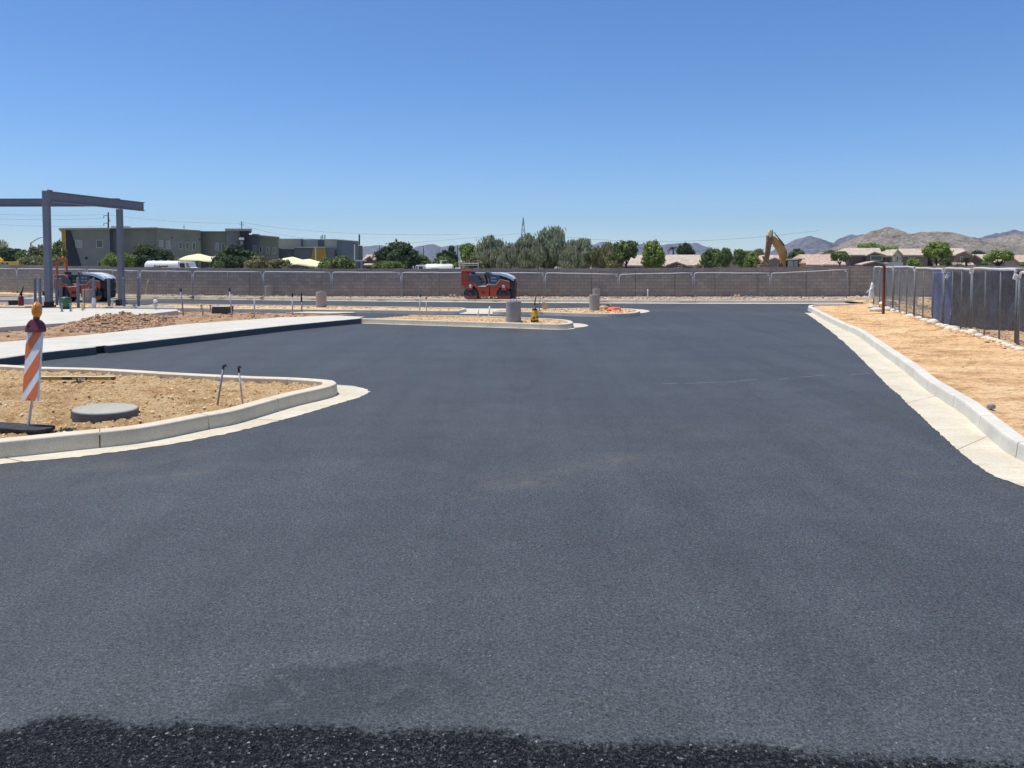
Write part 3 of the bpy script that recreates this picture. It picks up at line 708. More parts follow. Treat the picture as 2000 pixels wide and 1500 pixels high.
for i in range(len(wall_pts) - 1):
    (pa, a), (pb, b) = wall_pts[i], wall_pts[i + 1]
    zt = P((pa + pb) / 2, (tops[pa] + tops[pb]) / 2, (a.y + b.y) / 2).z
    d = (b - a); d.z = 0; d.normalize(); nn = Vector((-d.y, d.x, 0))
    a2 = a + d * 0.012; b2 = b - d * 0.012
    mw.prism([Vector((a2.x, a2.y, -0.03)), Vector((b2.x, b2.y, -0.03)), Vector((b2.x, b2.y, zt)), Vector((a2.x, a2.y, zt))], nn * 0.2)
    pc = b; zp = zt + 0.03
    ang = math.atan2(d.y, d.x)
    mpil = MB(); mpil.box((pc.x - nn.x * 0.0 + d.x * 0.21, pc.y - 0.0 + nn.y * 0.09, zp / 2), (0.42, 0.26, zp), Matrix.Rotation(ang, 3, 'Z')); mps.append(mpil)
mw.build('wall_panels', 'block', wr)
for mpil in mps: mpil.build('pilaster', 'block', wr, bevel=0.006)

# weep boxes at the foot of the wall
simple('vent_orange', (0.55, 0.22, 0.10), 0.7)
for k, (px, py, lab) in enumerate([(880, 577, 'left of the pair beside the red roller'), (887.5, 577, 'right of the pair beside the red roller'), (1436, 577, 'left of the pair far right of the roller'), (1443, 577, 'right of the pair far right of the roller')]):
    c = P(px, py, 43.9); r_ = root('wall_vent', 'tiny pale orange rimmed wall foot vent, ' + lab, 'vent', (c.x, c.y, c.z - .08), 'vents along the wall foot')
    MB().box(c, (0.17, 0.05, 0.15)).build('vent_frame', 'vent_orange', r_, bevel=.008); MB().box(c + Vector((0, -.03, 0)), (0.11, 0.02, 0.10)).build('vent_face', 'plastic_white', r_, bevel=.004)

# ================================================================== TEMPORARY MESH FENCES
def chain(w, z0, z1, pitch, r, wav=0.0, seed=0, corner=0.0):
    """woven diamond mesh as real wires in the x-z plane, w wide"""
    mb = MB(); h = z1 - z0; st = pitch * 1.41421
    def seg(a, b):
        d = Vector((b[0] - a[0], 0, b[1] - a[1])); 
        if d.length < 0.02: return
        d.normalize(); u = Vector((d.z, 0, -d.x)); k = len(mb.v)
        for p in (a, b):
            for t in (0, 2.094, 4.189):
                o = u * math.cos(t) * r + Vector((0, 1, 0)) * math.sin(t) * r
                mb.v.append((p[0] + o.x, o.y, z0 + p[1] + o.z))
        for j in range(3): mb.f.append((k + j, k + (j + 1) % 3, k + 3 + (j + 1) % 3, k + 3 + j))
    c = -h
    while c < w:
        xa, ya = (c, 0) if c >= 0 else (0, -c); xb, yb = (c + h, h) if c + h <= w else (w, w - c)
        seg((xa, ya), (xb, yb)); seg((w - xa, ya), (w - xb, yb)); c += st
    return mb
def fence_panel(name, label, group, a, b, za, zb, z0, pitch=0.06, r=0.0021, mid=1, feet=True, rail='galv_sunlit', wire='wire', pr=0.021, post='galv'):
    d = Vector((b.x - a.x, b.y - a.y, 0)); w = d.length; ang = math.atan2(d.y, d.x)
    o = root(name, label, 'fence', (a.x, a.y, z0), group, ang)
    g = 0.04; hA = za - z0; hB = zb - z0
    cr = 0.14
    MB().tube([(g, 0, 0.02), (g, 0, hA - cr)], pr).build('post', post, o, local=True, smooth=True); MB().tube([(w - g, 0, 0.02), (w - g, 0, hB - cr)], pr).build('post', post, o, local=True, smooth=True)
    if feet: MB().tube([(g, 0, 0.12), (w - g, 0, 0.12)], pr * 0.8).build('bottom_rail', post, o, local=True, smooth=True)
    tr = MB(); n = 7
    pts = [(g, 0, hA - cr)] + [(g + cr * (1 - math.cos(t)), 0, hA - cr + cr * math.sin(t)) for t in [math.pi / 2 * k / 4 for k in range(1, 5)]]
    for k in range(1, n): 
        q = k / n; pts.append((g + cr + (w - 2 * g - 2 * cr) * q, 0, hA + (hB - hA) * q + random.uniform(-.012, .012)))
    pts += [(w - g - cr * math.cos(t), 0, hB - cr + cr * math.sin(t)) for t in [math.pi / 2 * (4 - k) / 4 for k in range(0, 4)]] + [(w - g, 0, hB - cr)]
    tr.tube(pts, pr * (0.95 if feet else 1.1)); tr.build('top_rail', rail, o, local=True, smooth=True)
    for k in range(mid):
        x = w * (k + 1) / (mid + 1); MB().tube([(x, 0, 0.0), (x, 0, hA + (hB - hA) * (k + 1) / (mid + 1))], pr * 0.7, 6).build('brace', post, o, local=True, smooth=True)
    m_ = chain(w - 2 * g, 0.12, min(hA, hB) - 0.02, pitch, r); m_.v = [(v[0] + g, v[1], v[2]) for v in m_.v]
    m_.build('wire_mesh', wire, o, local=True, fix=False)
    if feet:
        for x in (g, w - g): MB().box((x, 0, 0.0), (0.12, 0.45, 0.05)).build('foot', 'black_tape', o, local=True, bevel=.01)
    return o
js = [(-300, 566.5, 521), (-110, 569.5, 523), (34, 572.5, 524.5), (171, 576, 526.5), (274, 578.5, 529), (377, 580, 530), (514, 581.2, 530.5), (648, 582, 531.6), (784, 582.3, 532), (924, 582.6, 532.4), (1064, 582.8, 533), (1208, 582.9, 534.5), (1354, 583, 532.6), (1504, 583, 533.2), (1655, 583, 526.5)]
flabs = ['beyond the left frame edge', 'at far left behind the maroon sprayer can', 'behind the left canopy column and orange roller frame', 'right of the orange roller hoop, under the black trapezoid', 'behind the right canopy column, under the white tank truck', 'under the first yellow shade sail and dark round tree',
         'behind the small tan pole base, under the olive bushes', 'under the round green tree right of the second yellow sail', 'left of the red roller, under the cream tank truck', 'right behind the red roller', 'behind the yellow sprayer and slim pole bases', 'under the bright green tree, beside the short white stake', 'under the palm and low gabled house', 'with sloping top rail, below the yellow excavator']
for i in range(len(js) - 1):
    (pa, ya, ta), (pb, yb, tb) = js[i], js[i + 1]
    a = G(pa, ya, 0.12); b = G(pb, yb, 0.12)
    za = P(pa + 15, ta, a.y).z; zb = P(pb - 15, tb, b.y).z
    if i == 11: za = P(1208, 536, a.y).z
    if i == 10: zb = P(1208, 535.5, b.y).z
    fence_panel('mesh_fence_panel', 'mesh panel before the wall, ' + flabs[i], 'temporary mesh panels along the block wall', a, b, za, zb, 0.12, pitch=0.075, r=0.0024)

# right-hand fence running towards the camera
fx = lambda y: 11.72 + (y - 17.8) * 0.268
ybr = [34.2, 30.4, 27.1, 23.6, 21.0, 17.8, 14.4]
rlabs = ['farthest, with white plastic bag tied to it', 'second from the far corner, behind the sandbag heap', 'third from the far corner, before pale rubble', 'before the bright blue sheeting', 'before dark netting with a white tag', 'nearest full one, dark netting behind and a wavy rail', ]
rp = []
for i in range(5):
    a = Vector((fx(ybr[i]), ybr[i], 0)); b = Vector((fx(ybr[i + 1]), ybr[i + 1], 0))
    rp.append(fence_panel('mesh_fence_panel', 'right verge mesh panel, ' + rlabs[i], 'mesh panels along the right verge', a, b, 1.93 + random.uniform(-.02, .02), 1.93 + random.uniform(-.03, .02), 0.14, pitch=0.06, r=0.0030 if i < 3 else 0.0022, mid=2, feet=False, post='post_dark', wire='wire_light', rail='galv_sunlit', pr=0.027))
a = Vector((fx(17.72), 17.72, 0)); b = Vector((fx(14.2), 14.2, 0))
fence_panel('mesh_fence_panel', 'mesh fence panel at the right verge, cut by the right picture edge', 'mesh panels along the right verge', a, b, 1.88, 1.9, 0.14, pitch=0.06, r=0.003, mid=1, feet=False, post='post_dark', wire='wire_light', pr=0.027)
# a second line of panels further right behind, leading to the wall corner
a = Vector((17.3, 36.0, 0)); 
for k, (p, q, lab) in enumerate([((18.6, 34.0), (22.4, 33.4), 'deep in the yard, left of two'), ((22.6, 33.4), (27.0, 33.0), 'deep in the yard, right of two')]):
    fence_panel('mesh_fence_panel', 'mesh fence panel behind the right verge fence, ' + lab, 'mesh panels in the yard', Vector((*p, 0)), Vector((*q, 0)), 1.85, 1.85, 0.13, pitch=0.06, r=0.0034, mid=2, feet=False, post='post_dark', wire='wire_light', pr=0.025)

# privacy netting hung behind
def cloth_mat(name, a, b_, alpha=0.9):
    m, nt, b = nodes(name); pos = geo_pos(nt)
    mp = N(nt, 'ShaderNodeMapping'); mp.inputs['Scale'].default_value = (6, 6, 0.8); L(nt, pos, mp.inputs['Vector'])
    f = noise_n(nt, mp.outputs[0], 2.0, 7, 0.75); g = noise_n(nt, pos, 45, 3, 0.6)
    c = ramp(nt, f, [(0.32, a), (0.68, b_)])
    c = mixc(nt, 0.9, c, ramp(nt, g, [(0.4, 0.5), (0.62, 2.2)]), 'MULTIPLY')
    L(nt, c, b.inputs['Base Color']); b.inputs['Roughness'].default_value = 0.85
    # woven net: pinholes by noise
    tr = N(nt, 'ShaderNodeBsdfTransparent'); ms = N(nt, 'ShaderNodeMixShader')
    h = ramp(nt, noise_n(nt, mp.outputs[0], 5.0, 5, 0.7), [(0.3, alpha - 0.25), (0.6, alpha)])
    L(nt, h, ms.inputs[0]); L(nt, tr.outputs[0], ms.inputs[1]); L(nt, b.outputs[0], ms.inputs[2])
    L(nt, ms.outputs[0], nt.nodes['Material Output'].inputs['Surface'])
    MATS[name] = m
cloth_mat('net_grey', (0.12, 0.13, 0.135), (0.30, 0.31, 0.31), 0.55)
cloth_mat('net_blue', (0.035, 0.06, 0.17), (0.10, 0.16, 0.36), 1.0)
cloth_mat('net_dark', (0.008, 0.010, 0.015), (0.035, 0.042, 0.055), 0.97)
cloth_mat('net_navy', (0.008, 0.012, 0.030), (0.035, 0.045, 0.085), 0.97)
def drape(name, label, cat, p0, p1, z0, z1, mat, fold=0.05, seed=0, group=None, freq=9.0):
    a = Vector((p0[0], p0[1], 0)); b = Vector((p1[0], p1[1], 0)); d = b - a; w = d.length; d.normalize(); nn = Vector((-d.y, d.x, 0))
    nx = int(w / 0.035); nz = 26; vs = []; fs = []
    for j in range(nz + 1):
        for i in range(nx + 1):
            u = i / nx; v = j / nz; x = u * w
            f = fold * (math.sin(x * freq + seed + 1.5 * math.sin(v * 3 + x)) * 0.6 + noise.noise(Vector((x * 3.5, v * 2.5, seed))) * 1.3 + 0.35 * noise.noise(Vector((x * 14, v * 9, seed))))
            top = z1 - 0.02 - 0.025 * abs(noise.noise(Vector((x * 1.7, 0, seed)))) * 2; bot = z0 + 0.06 * noise.noise(Vector((x * 2.0, 5, seed)))
            q = a + d * x + nn * f; vs.append((q.x, q.y, bot + (top - bot) * v))
    for j in range(nz):
        for i in range(nx): k = j * (nx + 1) + i; fs.append((k, k + 1, k + nx + 2, k + nx + 1))
    o = mesh_obj(name, vs, fs, mat, None, smooth=True)
    md = o.modifiers.new('thick', 'SOLIDIFY'); md.thickness = 0.006
    tagit(o, label, cat, group); return o
sx = lambda y: 13.75 + (25.6 - y) * 0.17
drape('privacy_netting', 'thin pale grey netting over the farthest panels of the right fence', 'netting', (fx(34.0) + .06, 34.0), (fx(26.9) + .06, 26.9), 0.62, 1.84, 'net_grey', 0.03, 3, 'netting sheets along the right fence')
drape('privacy_netting', 'bright blue wrinkled sheeting behind the middle of the right fence', 'netting', (13.86, 25.3), (13.44, 23.5), 0.16, 1.84, 'net_blue', 0.06, 8, 'netting sheets along the right fence', 7)
drape('privacy_netting', 'dark grey wrinkled netting next right of the bright blue sheeting', 'netting', (13.43, 23.5), (13.98, 22.3), 0.14, 1.86, 'net_dark', 0.07, 12, 'netting sheets along the right fence')
drape('privacy_netting', 'navy and charcoal netting before the right picture edge', 'netting', (13.93, 22.34), (14.8, 21.6), 0.14, 1.9, 'net_navy', 0.07, 15, 'netting sheets along the right fence')
drape('privacy_netting', 'dark netting in the yard partly outside the right picture edge', 'netting', (14.8, 21.55), (18.5, 20.6), 0.16, 1.85, 'net_dark', 0.06, 19, 'netting sheets along the right fence')

# rust coloured post
b0 = G(1725, 614, 0.14); t0 = P(1725.5, 520, b0.y)
rr_ = root('steel_post', 'rust red square steel post standing before the sandbag heap', 'post', b0)
MB().box((b0.x, b0.y, (t0.z + 0.1) / 2), (0.085, 0.085, t0.z - 0.1)).build('post_shaft', 'rust', rr_, bevel=0.008)
MB().box((b0.x, b0.y, t0.z + 0.003), (0.115, 0.115, 0.012)).build('post_cap', 'rust', rr_)

# hanging white bag
c = G(1707, 598, 0.14); Yb = 34.3
rb = root('plastic_bag', 'white plastic bag tied to the far end of the right fence', 'bag', P(1703, 572, Yb - .15))
m_ = MB(); m_.lathe([(0.02, 0.75), (0.06, 0.6), (0.11, 0.35), (0.15, 0.12), (0.13, 0.03), (0.03, 0.0)], P(1702.5, 584, Yb - .15), n=14, sx=0.7)
ob = m_.build('bag_body', 'plastic_white', rb, smooth=True)
for v in ob.data.vertices: v.co += Vector((noise.noise(v.co * 9) * .03, noise.noise(v.co * 9 + Vector((4, 0, 0))) * .03, 0))
MB().tube([P(1708, 558.5, Yb - .15), P(1703, 563, Yb - .2), P(1697, 568, Yb - .22), P(1691, 572.5, Yb - .2)], [0.02, 0.03, 0.025, 0.01], 6).build('bag_tail', 'plastic_white', rb, smooth=True)

# sandbags
BAGN = [0]
def sandbag(px, py, wpx, hpx, label, mat='bag_white', rz=0.0, lift=0.0, group='sandbags along the right fence'):
    c = G(px, py, 0.15); c.z += lift
    d = c.y; w = 1.12 * wpx * d / FPX; h = 0.85 * hpx * d / FPX
    BAGN[0] += 1; k = BAGN[0]; bm = bmesh.new(); bmesh.ops.create_uvsphere(bm, u_segments=16, v_segments=10, radius=1)
    for v in bm.verts:
        x, y, z = v.co
        sx_ = abs(x) ** 0.7 * (1 if x > 0 else -1)
        nn = noise.noise(Vector((x * 1.6, y * 1.6, z * 1.6 + k * 7))) * 0.22 + noise.noise(Vector((x * 5, y * 5, z * 5 + k))) * 0.07
        pinch = 1 - 0.35 * abs(x) ** 3
        v.co = Vector((sx_ * w / 2, y * pinch * min(w * 0.42, 0.24), max(z, -0.55) * h / 1.5 * pinch)) * (1 + nn)
        v.co.z += h * 0.35
    bmesh.ops.rotate(bm, cent=(0, 0, 0), matrix=Matrix.Rotation(rz, 3, 'Z'), verts=bm.verts)
    me = bpy.data.meshes.new('sandbag'); bm.to_mesh(me); bm.free()
    for p in me.polygons: p.use_smooth = True
    o = bpy.data.objects.new('sandbag', me); COL.objects.link(o); o.location = c; me.materials.append(MATS[mat]); tagit(o, label, 'sandbag', group); return o
heap = [(1704, 602, 15, 8, 'small tan sandbag at the left end of the heap', 'bag', 0.2, 0), (1713, 608, 26, 9, 'long tan sandbag just left of the rust post foot', 'bag', 0.1, 0), (1733, 607, 24, 9, 'tan sandbag just right of the rust post foot', 'bag', -0.2, 0),
        (1730, 604, 26, 9, 'pale sandbag lying across the middle of the heap', 'bag_white', 0.3, .17), (1742, 604, 24, 8, 'upper right sandbag of the heap with a dark underside', 'bag', 0.1, .18), (1719, 599, 9, 14, 'upright folded sandbag behind the rust post', 'bag', 1.3, .12)]
for h_ in heap: sandbag(h_[0], h_[1], h_[2], h_[3], h_[4], h_[5], h_[6], h_[7], 'sandbags heaped at the rust post')
row = [(1747, 609.5), (1757, 612), (1768, 615), (1777, 619.5), (1783, 620), (1795, 624.5), (1806, 628.5), (1822, 634), (1835, 638.5), (1845, 641), (1858, 645.5), (1868, 648), (1882, 650), (1898, 655), (1912, 659), (1926, 663.5), (1935, 666), (1944, 668.5), (1953, 671.5), (1962, 676), (1972, 679), (1982, 682.5), (1992, 686)]
ordn = ['first', 'second', 'third', 'fourth', 'fifth', 'sixth', 'seventh', 'eighth', 'ninth', 'tenth', 'eleventh', 'twelfth', 'thirteenth', 'fourteenth', 'fifteenth', 'sixteenth', 'seventeenth', 'eighteenth', 'nineteenth', 'twentieth', 'twenty first', 'twenty second', 'twenty third']
for k, (px, py) in enumerate(row):
    big = {7: (20, 13), 10: (24, 11), 12: (14, 7), 13: (20, 14)}.get(k, (15 if k < 8 else 15, 8 if k < 8 else 9))
    sandbag(px, py, big[0], big[1], ('big bulging white sandbag, ' if k in (7, 10, 13) else 'white dusty sandbag, ') + ordn[k] + ' in the row counted from the rust post', 'bag_white', random.uniform(-1.0, .1), 0)
sandbag(1786, 606, 10, 10, 'bright white bag lying in the yard behind the fence', 'plastic_white', .8, 0, 'bags in the yard')
sandbag(1925, 640, 16, 7, 'crumpled white sheet bag under the navy netting', 'plastic_white', .2, 0, 'bags in the yard')
# tags on fence and litter
for (px, py, Y, lab) in [(1850, 540, 23.4, 'small pale blue tag tied on the right fence over the blue sheeting'), (1983, 541, 17.75, 'pale tag tied high on the nearest right fence post')]:
    c = P(px, py, Y); m_ = MB(); m_.box(c, (0.09, 0.03, 0.12), Matrix.Rotation(.3, 3, 'Y')); o = m_.build('fence_tag', 'plastic_white', None, bevel=.01); tagit(o, lab, 'tag')
c = G(1936, 797, 0.16); m_ = MB(); m_.box(c + Vector((0, 0, 0.02)), (0.09, 0.07, 0.06), Matrix.Rotation(.4, 3, 'Z')); o = m_.build('valve_cap', 'galv', None, bevel=.012); tagit(o, 'small grey metal cap poking out of the dirt beside the right kerb', 'cap')
# planks in the yard
for k, (p, q, lab) in enumerate([((1765, 592), (1812, 598), 'long pale plank in the yard, nearer the wall'), ((1770, 600), (1815, 603), 'long pale plank in the yard, nearer the fence')]):
    a = G(*p, 0.2); b = G(*q, 0.2); d = b - a; m_ = MB(); m_.box((a + b) / 2, (d.length, 0.2, 0.06), Matrix.Rotation(math.atan2(d.y, d.x), 3, 'Z')); o = m_.build('plank', 'wood_tan', None, bevel=.005); tagit(o, lab, 'plank', 'planks in the yard')

# ================================================================== CANOPY FRAME
YL = 32.6; YR = 37.2
def ibeam(p, q, h, w, tf=0.035, tw=0.03):
    d = (q - p); L_ = d.length; ang = math.atan2(d.y, d.x); rot = Matrix.Rotation(ang, 3, 'Z'); c = (p + q) / 2; mb = MB()
    mb.box(c + Vector((0, 0, -tf / 2)), (L_, w, tf), rot); mb.box(c + Vector((0, 0, -h + tf / 2)), (L_, w, tf), rot)
    mb.box(c + Vector((0, 0, -h / 2)), (L_, tw, h - 2 * tf + .004), rot); return mb
cl = P(96, 601, YL); cr_ = P(225.5, 601, YR)
topz = P(90, 372.5, YL).z
fr = root('canopy_frame', 'grey painted steel canopy frame of columns and beams on the concrete pad', 'steel frame', (cl.x, cl.y, 0.22))
def column(x, y, z0, z1, w, nm='column'):
    m_ = MB(); m_.bx(x - w / 2, x + w / 2, y - w / 2, y + w / 2, z0, z1); c_ = m_.build(nm, 'steel_grey', fr, bevel=0.02)
    m2 = MB(); m2.bx(x - w * .8, x + w * .8, y - w * .8, y + w * .8, z0 - 0.03, z0 + 0.05); m2.bx(x - w * .56, x + w * .56, y - w * .56, y + w * .56, z0 + .05, z0 + .2); m2.build('base_plate', 'steel_base', c_)
column(cl.x, cl.y, 0.24, topz, 0.24)
e2 = P(280, 392.5, 38.6)
# the front beam runs from the left column past the right one
p0 = Vector((cl.x + 0.125, cl.y + 0.02, topz - 0.02)); dirb = Vector((e2.x - p0.x, 38.6 - p0.y, 0)); 
ibeam(p0, Vector((e2.x, 38.6, topz - 0.02)), 0.44, 0.18).build('beam', 'steel_grey', fr)
t_ = 0.71; rc = p0 + dirb * t_; column(rc.x, rc.y, 0.12, topz - 0.485, 0.24)
MB().box((p0.x + .02, p0.y, topz - .24), (0.06, 0.3, 0.55)).build('end_plate', 'steel_grey', fr)
zb = P(50, 387.5, rc.y).z
ibeam(Vector((rc.x - 0.02, rc.y + .02, zb)), Vector((rc.x - 14, rc.y + .4, zb)), 0.38, 0.2).build('beam', 'steel_grey', fr)
column(rc.x - 8.6, rc.y + .25, 0.15, zb - 0.39, 0.24)
st = root('scaffold', 'x', 'x', (0, 0, 0)); bpy.data.objects.remove(st)

# bollards
bl = [(69, 598.5, 544, 33.3, 'farthest left grey bollard, behind the left column'), (78.5, 601, 544, 32.4, 'grey bollard standing immediately left of the left column'), (111, 596, 545, 34.0, 'grey bollard behind the green tub, nearer the left column'), (119, 601.5, 545, 33.0, 'grey bollard behind the green tub, on its right side'),
      (153, 603.5, 544, 32.2, 'grey bollard midway between the columns, left of the tan pole base'), (183.5, 603.5, 545, 31.9, 'grey bollard wrapped in white plastic at its foot, before the tan pole base'), (213, 601.5, 543.5, 32.6, 'grey bollard with pale cap just left of the right column'), (242, 602, 544, 32.4, 'grey bollard just right of the right column'), (270.5, 601, 544, 32.6, 'rightmost grey bollard standing apart')]
for (px, yb, yt, Y, lab) in bl:
    b = P(px + .3, yb, Y); t = P(px, yt, Y); z0 = 0.22
    o = root('bollard', lab, 'bollard', (b.x, b.y, z0), 'grey steel bollards on the concrete pad')
    MB().lathe([(0.058, 0.0), (0.058, t.z - z0 - 0.01), (0.05, t.z - z0)], (b.x, b.y, z0), n=16).build('pipe', 'steel_grey', o, smooth=False)
    if px == 183.5:
        MB().lathe([(0.085, 0.0), (0.078, .15), (0.084, .3), (0.066, .40), (0.07, .42)], (b.x, b.y, z0), n=12).build('plastic_wrap', 'plastic_white', o, smooth=True)
    MB().lathe([(0.055, 0.0), (0.05, 0.03), (0.03, 0.05), (0.001, 0.055)], (b.x, b.y, t.z - .004), n=16).build('cap', 'plastic_white' if px == 213 else 'steel_grey', o, smooth=True)
# conduit stubs on the pad
for (px, yb, yt, col, lab) in [(121, 608.5, 592, 'galv', 'silver conduit stub before the green tub'), (138, 608, 592.5, 'galv', 'silver conduit stub right of the green tub'), (161.5, 606, 593, 'pvc', 'white plastic covered stub with yellow tape'), (219.5, 600.5, 588, 'pvc', 'slim white stub beside the right column')]:
    b = G(px, yb, 0.22); t = P(px, yt, b.y); o = root('pipe_stub', lab, 'pipe stub', b, 'pipe stubs on the concrete pad')
    h = t.z - .22; MB().lathe([(0.04, 0), (0.04, .03), (0.03, .04), (0.03, h - .05), (0.042, h - .045), (0.042, h)], b, n=14).build('pipe', col, o)
    MB().lathe([(0.06, 0), (0.06, .02)], b, n=14).build('collar', 'black_tape', o)
    if px == 161.5: 
        simple('tape_yellow', (0.75, 0.65, 0.05), 0.5); MB().lathe([(0.045, .09), (0.045, .22)], b, n=14).build('tape', 'tape_yellow', o)
b = G(165, 603, .22); t = P(165, 542, b.y)
o = root('steel_rod', 'thin dark upright rod before the tan pole base', 'rod', b); MB().tube([b, (t.x, t.y, t.z)], 0.014, 6).build('rod_shaft', 'rust', o); MB().lathe([(0.05, 0), (0.02, .05)], b, n=10).build('rod_foot', 'black_tape', o)
# green tub
b = G(120.5, 604, .22); b.y += .25
o = root('green_tub', 'dark green plastic tub on the pad between the bollards', 'tub', b)
mt = MB(); mt.lathe([(0.17, 0), (0.20, .1), (0.235, .36), (0.25, .37), (0.25, .40), (0.225, .40), (0.19, .06), (0.01, .05)], b, n=20); mt.build('tub_body', 'green_tub', o, smooth=True)
MB().lathe([(0.235, .38), (0.2, .46), (0.08, .49), (0.001, .495)], b, n=20).build('lid', 'green_tub', o, smooth=True)
MB().tube([b + Vector((-.24, 0, .3)), b + Vector((-.2, -.15, .22)), b + Vector((0, -.25, .18)), b + Vector((.2, -.15, .22)), b + Vector((.24, 0, .3))], .006, 6).build('handle', 'galv', o)
# items at the far left
b = P(41, 590, 33.6); b.z = .22
o = root('pump_sprayer', 'maroon pump sprayer can with black hose at the far left of the pad', 'sprayer', b)
MB().lathe([(0.10, 0), (0.11, .02), (0.11, .36), (0.06, .44), (0.03, .46)], b, n=18).build('tank', 'maroon', o, smooth=True)
MB().tube([b + Vector((0, 0, .44)), b + Vector((.02, 0, .56)), b + Vector((.08, 0, .66)), b + Vector((.12, 0, .85))], [0.05, .045, .03, .02], 8).build('hose', 'black_part', o, smooth=True)
MB().tube([b + Vector((-.06, 0, .5)), b + Vector((.08, 0, .5))], .02, 6).build('handle', 'black_part', o)
b = P(26, 589, 34); b.z = .22
o = root('black_crate', 'small black open crate left of the maroon sprayer', 'crate', b); m_ = MB(); m_.bx(b.x - .15, b.x + .15, b.y - .12, b.y + .12, .22, .24); 
for (x0, x1, y0, y1) in [(-.15, -.13, -.12, .12), (.13, .15, -.12, .12), (-.129, .129, -.12, -.10), (-.129, .129, .10, .12)]: m_.bx(b.x + x0, b.x + x1, b.y + y0, b.y + y1, .24, .42)
m_.build('crate_shell', 'black_part', o)
for (px, Y, w, h, lab) in [(58, 34.5, .42, .26, 'white box behind the maroon sprayer, left of two'), (76, 34.8, .34, .3, 'white box behind the left bollards, right of two')]:
    b = P(px, 589, Y); b.z = .22; o = root('white_box', lab, 'box', b, 'white boxes on the pad'); m_ = MB().box((b.x, b.y, .22 + h / 2), (w, .3, h)); m_.build('box_body', 'plastic_white', o, bevel=.02); MB().box((b.x, b.y, .23 + h), (w + .03, .33, .035)).build('lid', 'plastic_white', o, bevel=.01)
b = P(87, 585, 35.5); b.z = .22; o = root('water_jug', 'pale jug with black top behind the left column', 'jug', b)
MB().lathe([(0.12, 0), (0.13, .02), (0.13, .32), (0.05, .38)], b, n=16).build('jug_body', 'plastic_white', o, smooth=True); MB().lathe([(0.09, .38), (0.09, .56), (.07, .58)], b, n=14).build('lid', 'black_part', o)
b = G(23.5, 575, .13); o = root('marker_flag', 'small orange flag at the far left by the wall', 'flag', b); MB().tube([b, b + Vector((0, 0, .3))], .006, 5).build('flag_stick', 'galv', o)
m_ = MB(); m_.prism([b + Vector((0, 0, .3)), b + Vector((0, 0, .12)), b + Vector((.17, .02, .12))], (0, .006, 0)); m_.build('flag_cloth', 'orange_cloth', o)
b = P(232, 602, 33.5); b.z = .22; o = root('black_crate', 'small black box at the foot of the right column', 'crate', b); MB().box((b.x, b.y, .36), (.2, .2, .28)).build('crate_shell', 'black_part', o, bevel=.02); MB().box((b.x + .12, b.y, .25), (.34, .12, .04)).build('lid', 'black_part', o, bevel=.01)
# riser valve by the slab end
b = G(304, 605.5, .2); t = P(304, 584.5, b.y)
o = root('pipe_riser', 'pale yellowish capped pipe riser at the right end of the pad', 'pipe', b); h = t.z - .2
MB().lathe([(0.03, 0), (0.035, h * .35), (0.075, h * .36), (0.08, h * .6), (0.05, h * .62), (0.05, h * .72)], b, n=14).build('pipe', 'pvc_old', o, smooth=False); MB().lathe([(0.07, h * .72), (0.085, h * .85), (0.05, h * .98), (.01, h)], b, n=14).build('cap', 'plastic_white', o, smooth=True)
b = P(262, 602, 31.5); b.z = .24; o = root('pump_fitting', 'small grey metal fitting on the pad edge between the right bollards', 'fitting', b)
MB().lathe([(0.11, 0), (0.11, .03), (0.06, .05), (0.05, .14)], b, n=12).build('fitting_body', 'galv', o); MB().tube([b + Vector((-1.3, 0, .05)), b + Vector((1.6, .1, .05))], .02, 6).build('pipe', 'pvc_old', o)

# ================================================================== POLE BASES
def pole_base(px, yb, wpx, ytop, z0, mat, lab, grp='concrete light pole bases'):
    b = G(px, yb, z0); r = wpx * b.y / FPX / 2; b.y += r * 0.9; b.x *= (b.y) / (b.y - r * .9)
    t = P(px, ytop, b.y - r); h = t.z - z0
    o = root('pole_base', lab, 'pole base', b, grp)
    MB().lathe([(r, -.05), (r * 1.0, h * .2), (r * .992, h * .22), (r * .998, h * .5), (r * .99, h * .52), (r, h - .04), (r * .97, h)], b, n=40).build('concrete_drum', mat, o)
    q = MB(); 
    for k in range(4):
        t_ = math.pi / 4 + k * math.pi / 2; c = b + Vector((math.cos(t_) * r * .5, math.sin(t_) * r * .5, h)); q2 = MB(); q2.tube([c, c + Vector((0, 0, .08))], .009, 8); q2.lathe([(0.018, .03), (0.018, .05)], c, n=6); q2.build('anchor_bolt', 'galv', o)
    MB().tube([b + Vector((0, 0, h)), b + Vector((0, 0, h + .10))], .014, 10).build('conduit', 'pvc_old', o)
    m_ = MB(); m_.lathe([(r * .62, h), (r * .62, h + .012)], b, n=24); m_.build('bolt_template', 'wood_tan', o)
pole_base(1003, 629.5, 30, 589, .13, 'pole_base_grey', 'big grey concrete pole base on the middle island by the yellow sprayer')
pole_base(1161, 607, 20.5, 576, .11, 'pole_base_grey', 'ribbed grey pole base near the rounded tip of the long right island')
pole_base(627.5, 600.5, 20.5, 570.5, .11, 'pole_base_tan', 'stained tan pole base on the long left island')
pole_base(525, 579.5, 15.2, 558.5, .12, 'pole_base_tan', 'distant tan pole base against the mesh fence, above the far kerb')
pole_base(1164.5, 581, 14.5, 564.5, .12, 'pole_base_grey', 'farthest pole base, peeking over the ribbed one')
pole_base(173.5, 592.5, 22, 565.5, .11, 'pole_base_tan', 'brownish pole base seen between the bollards and orange roller')

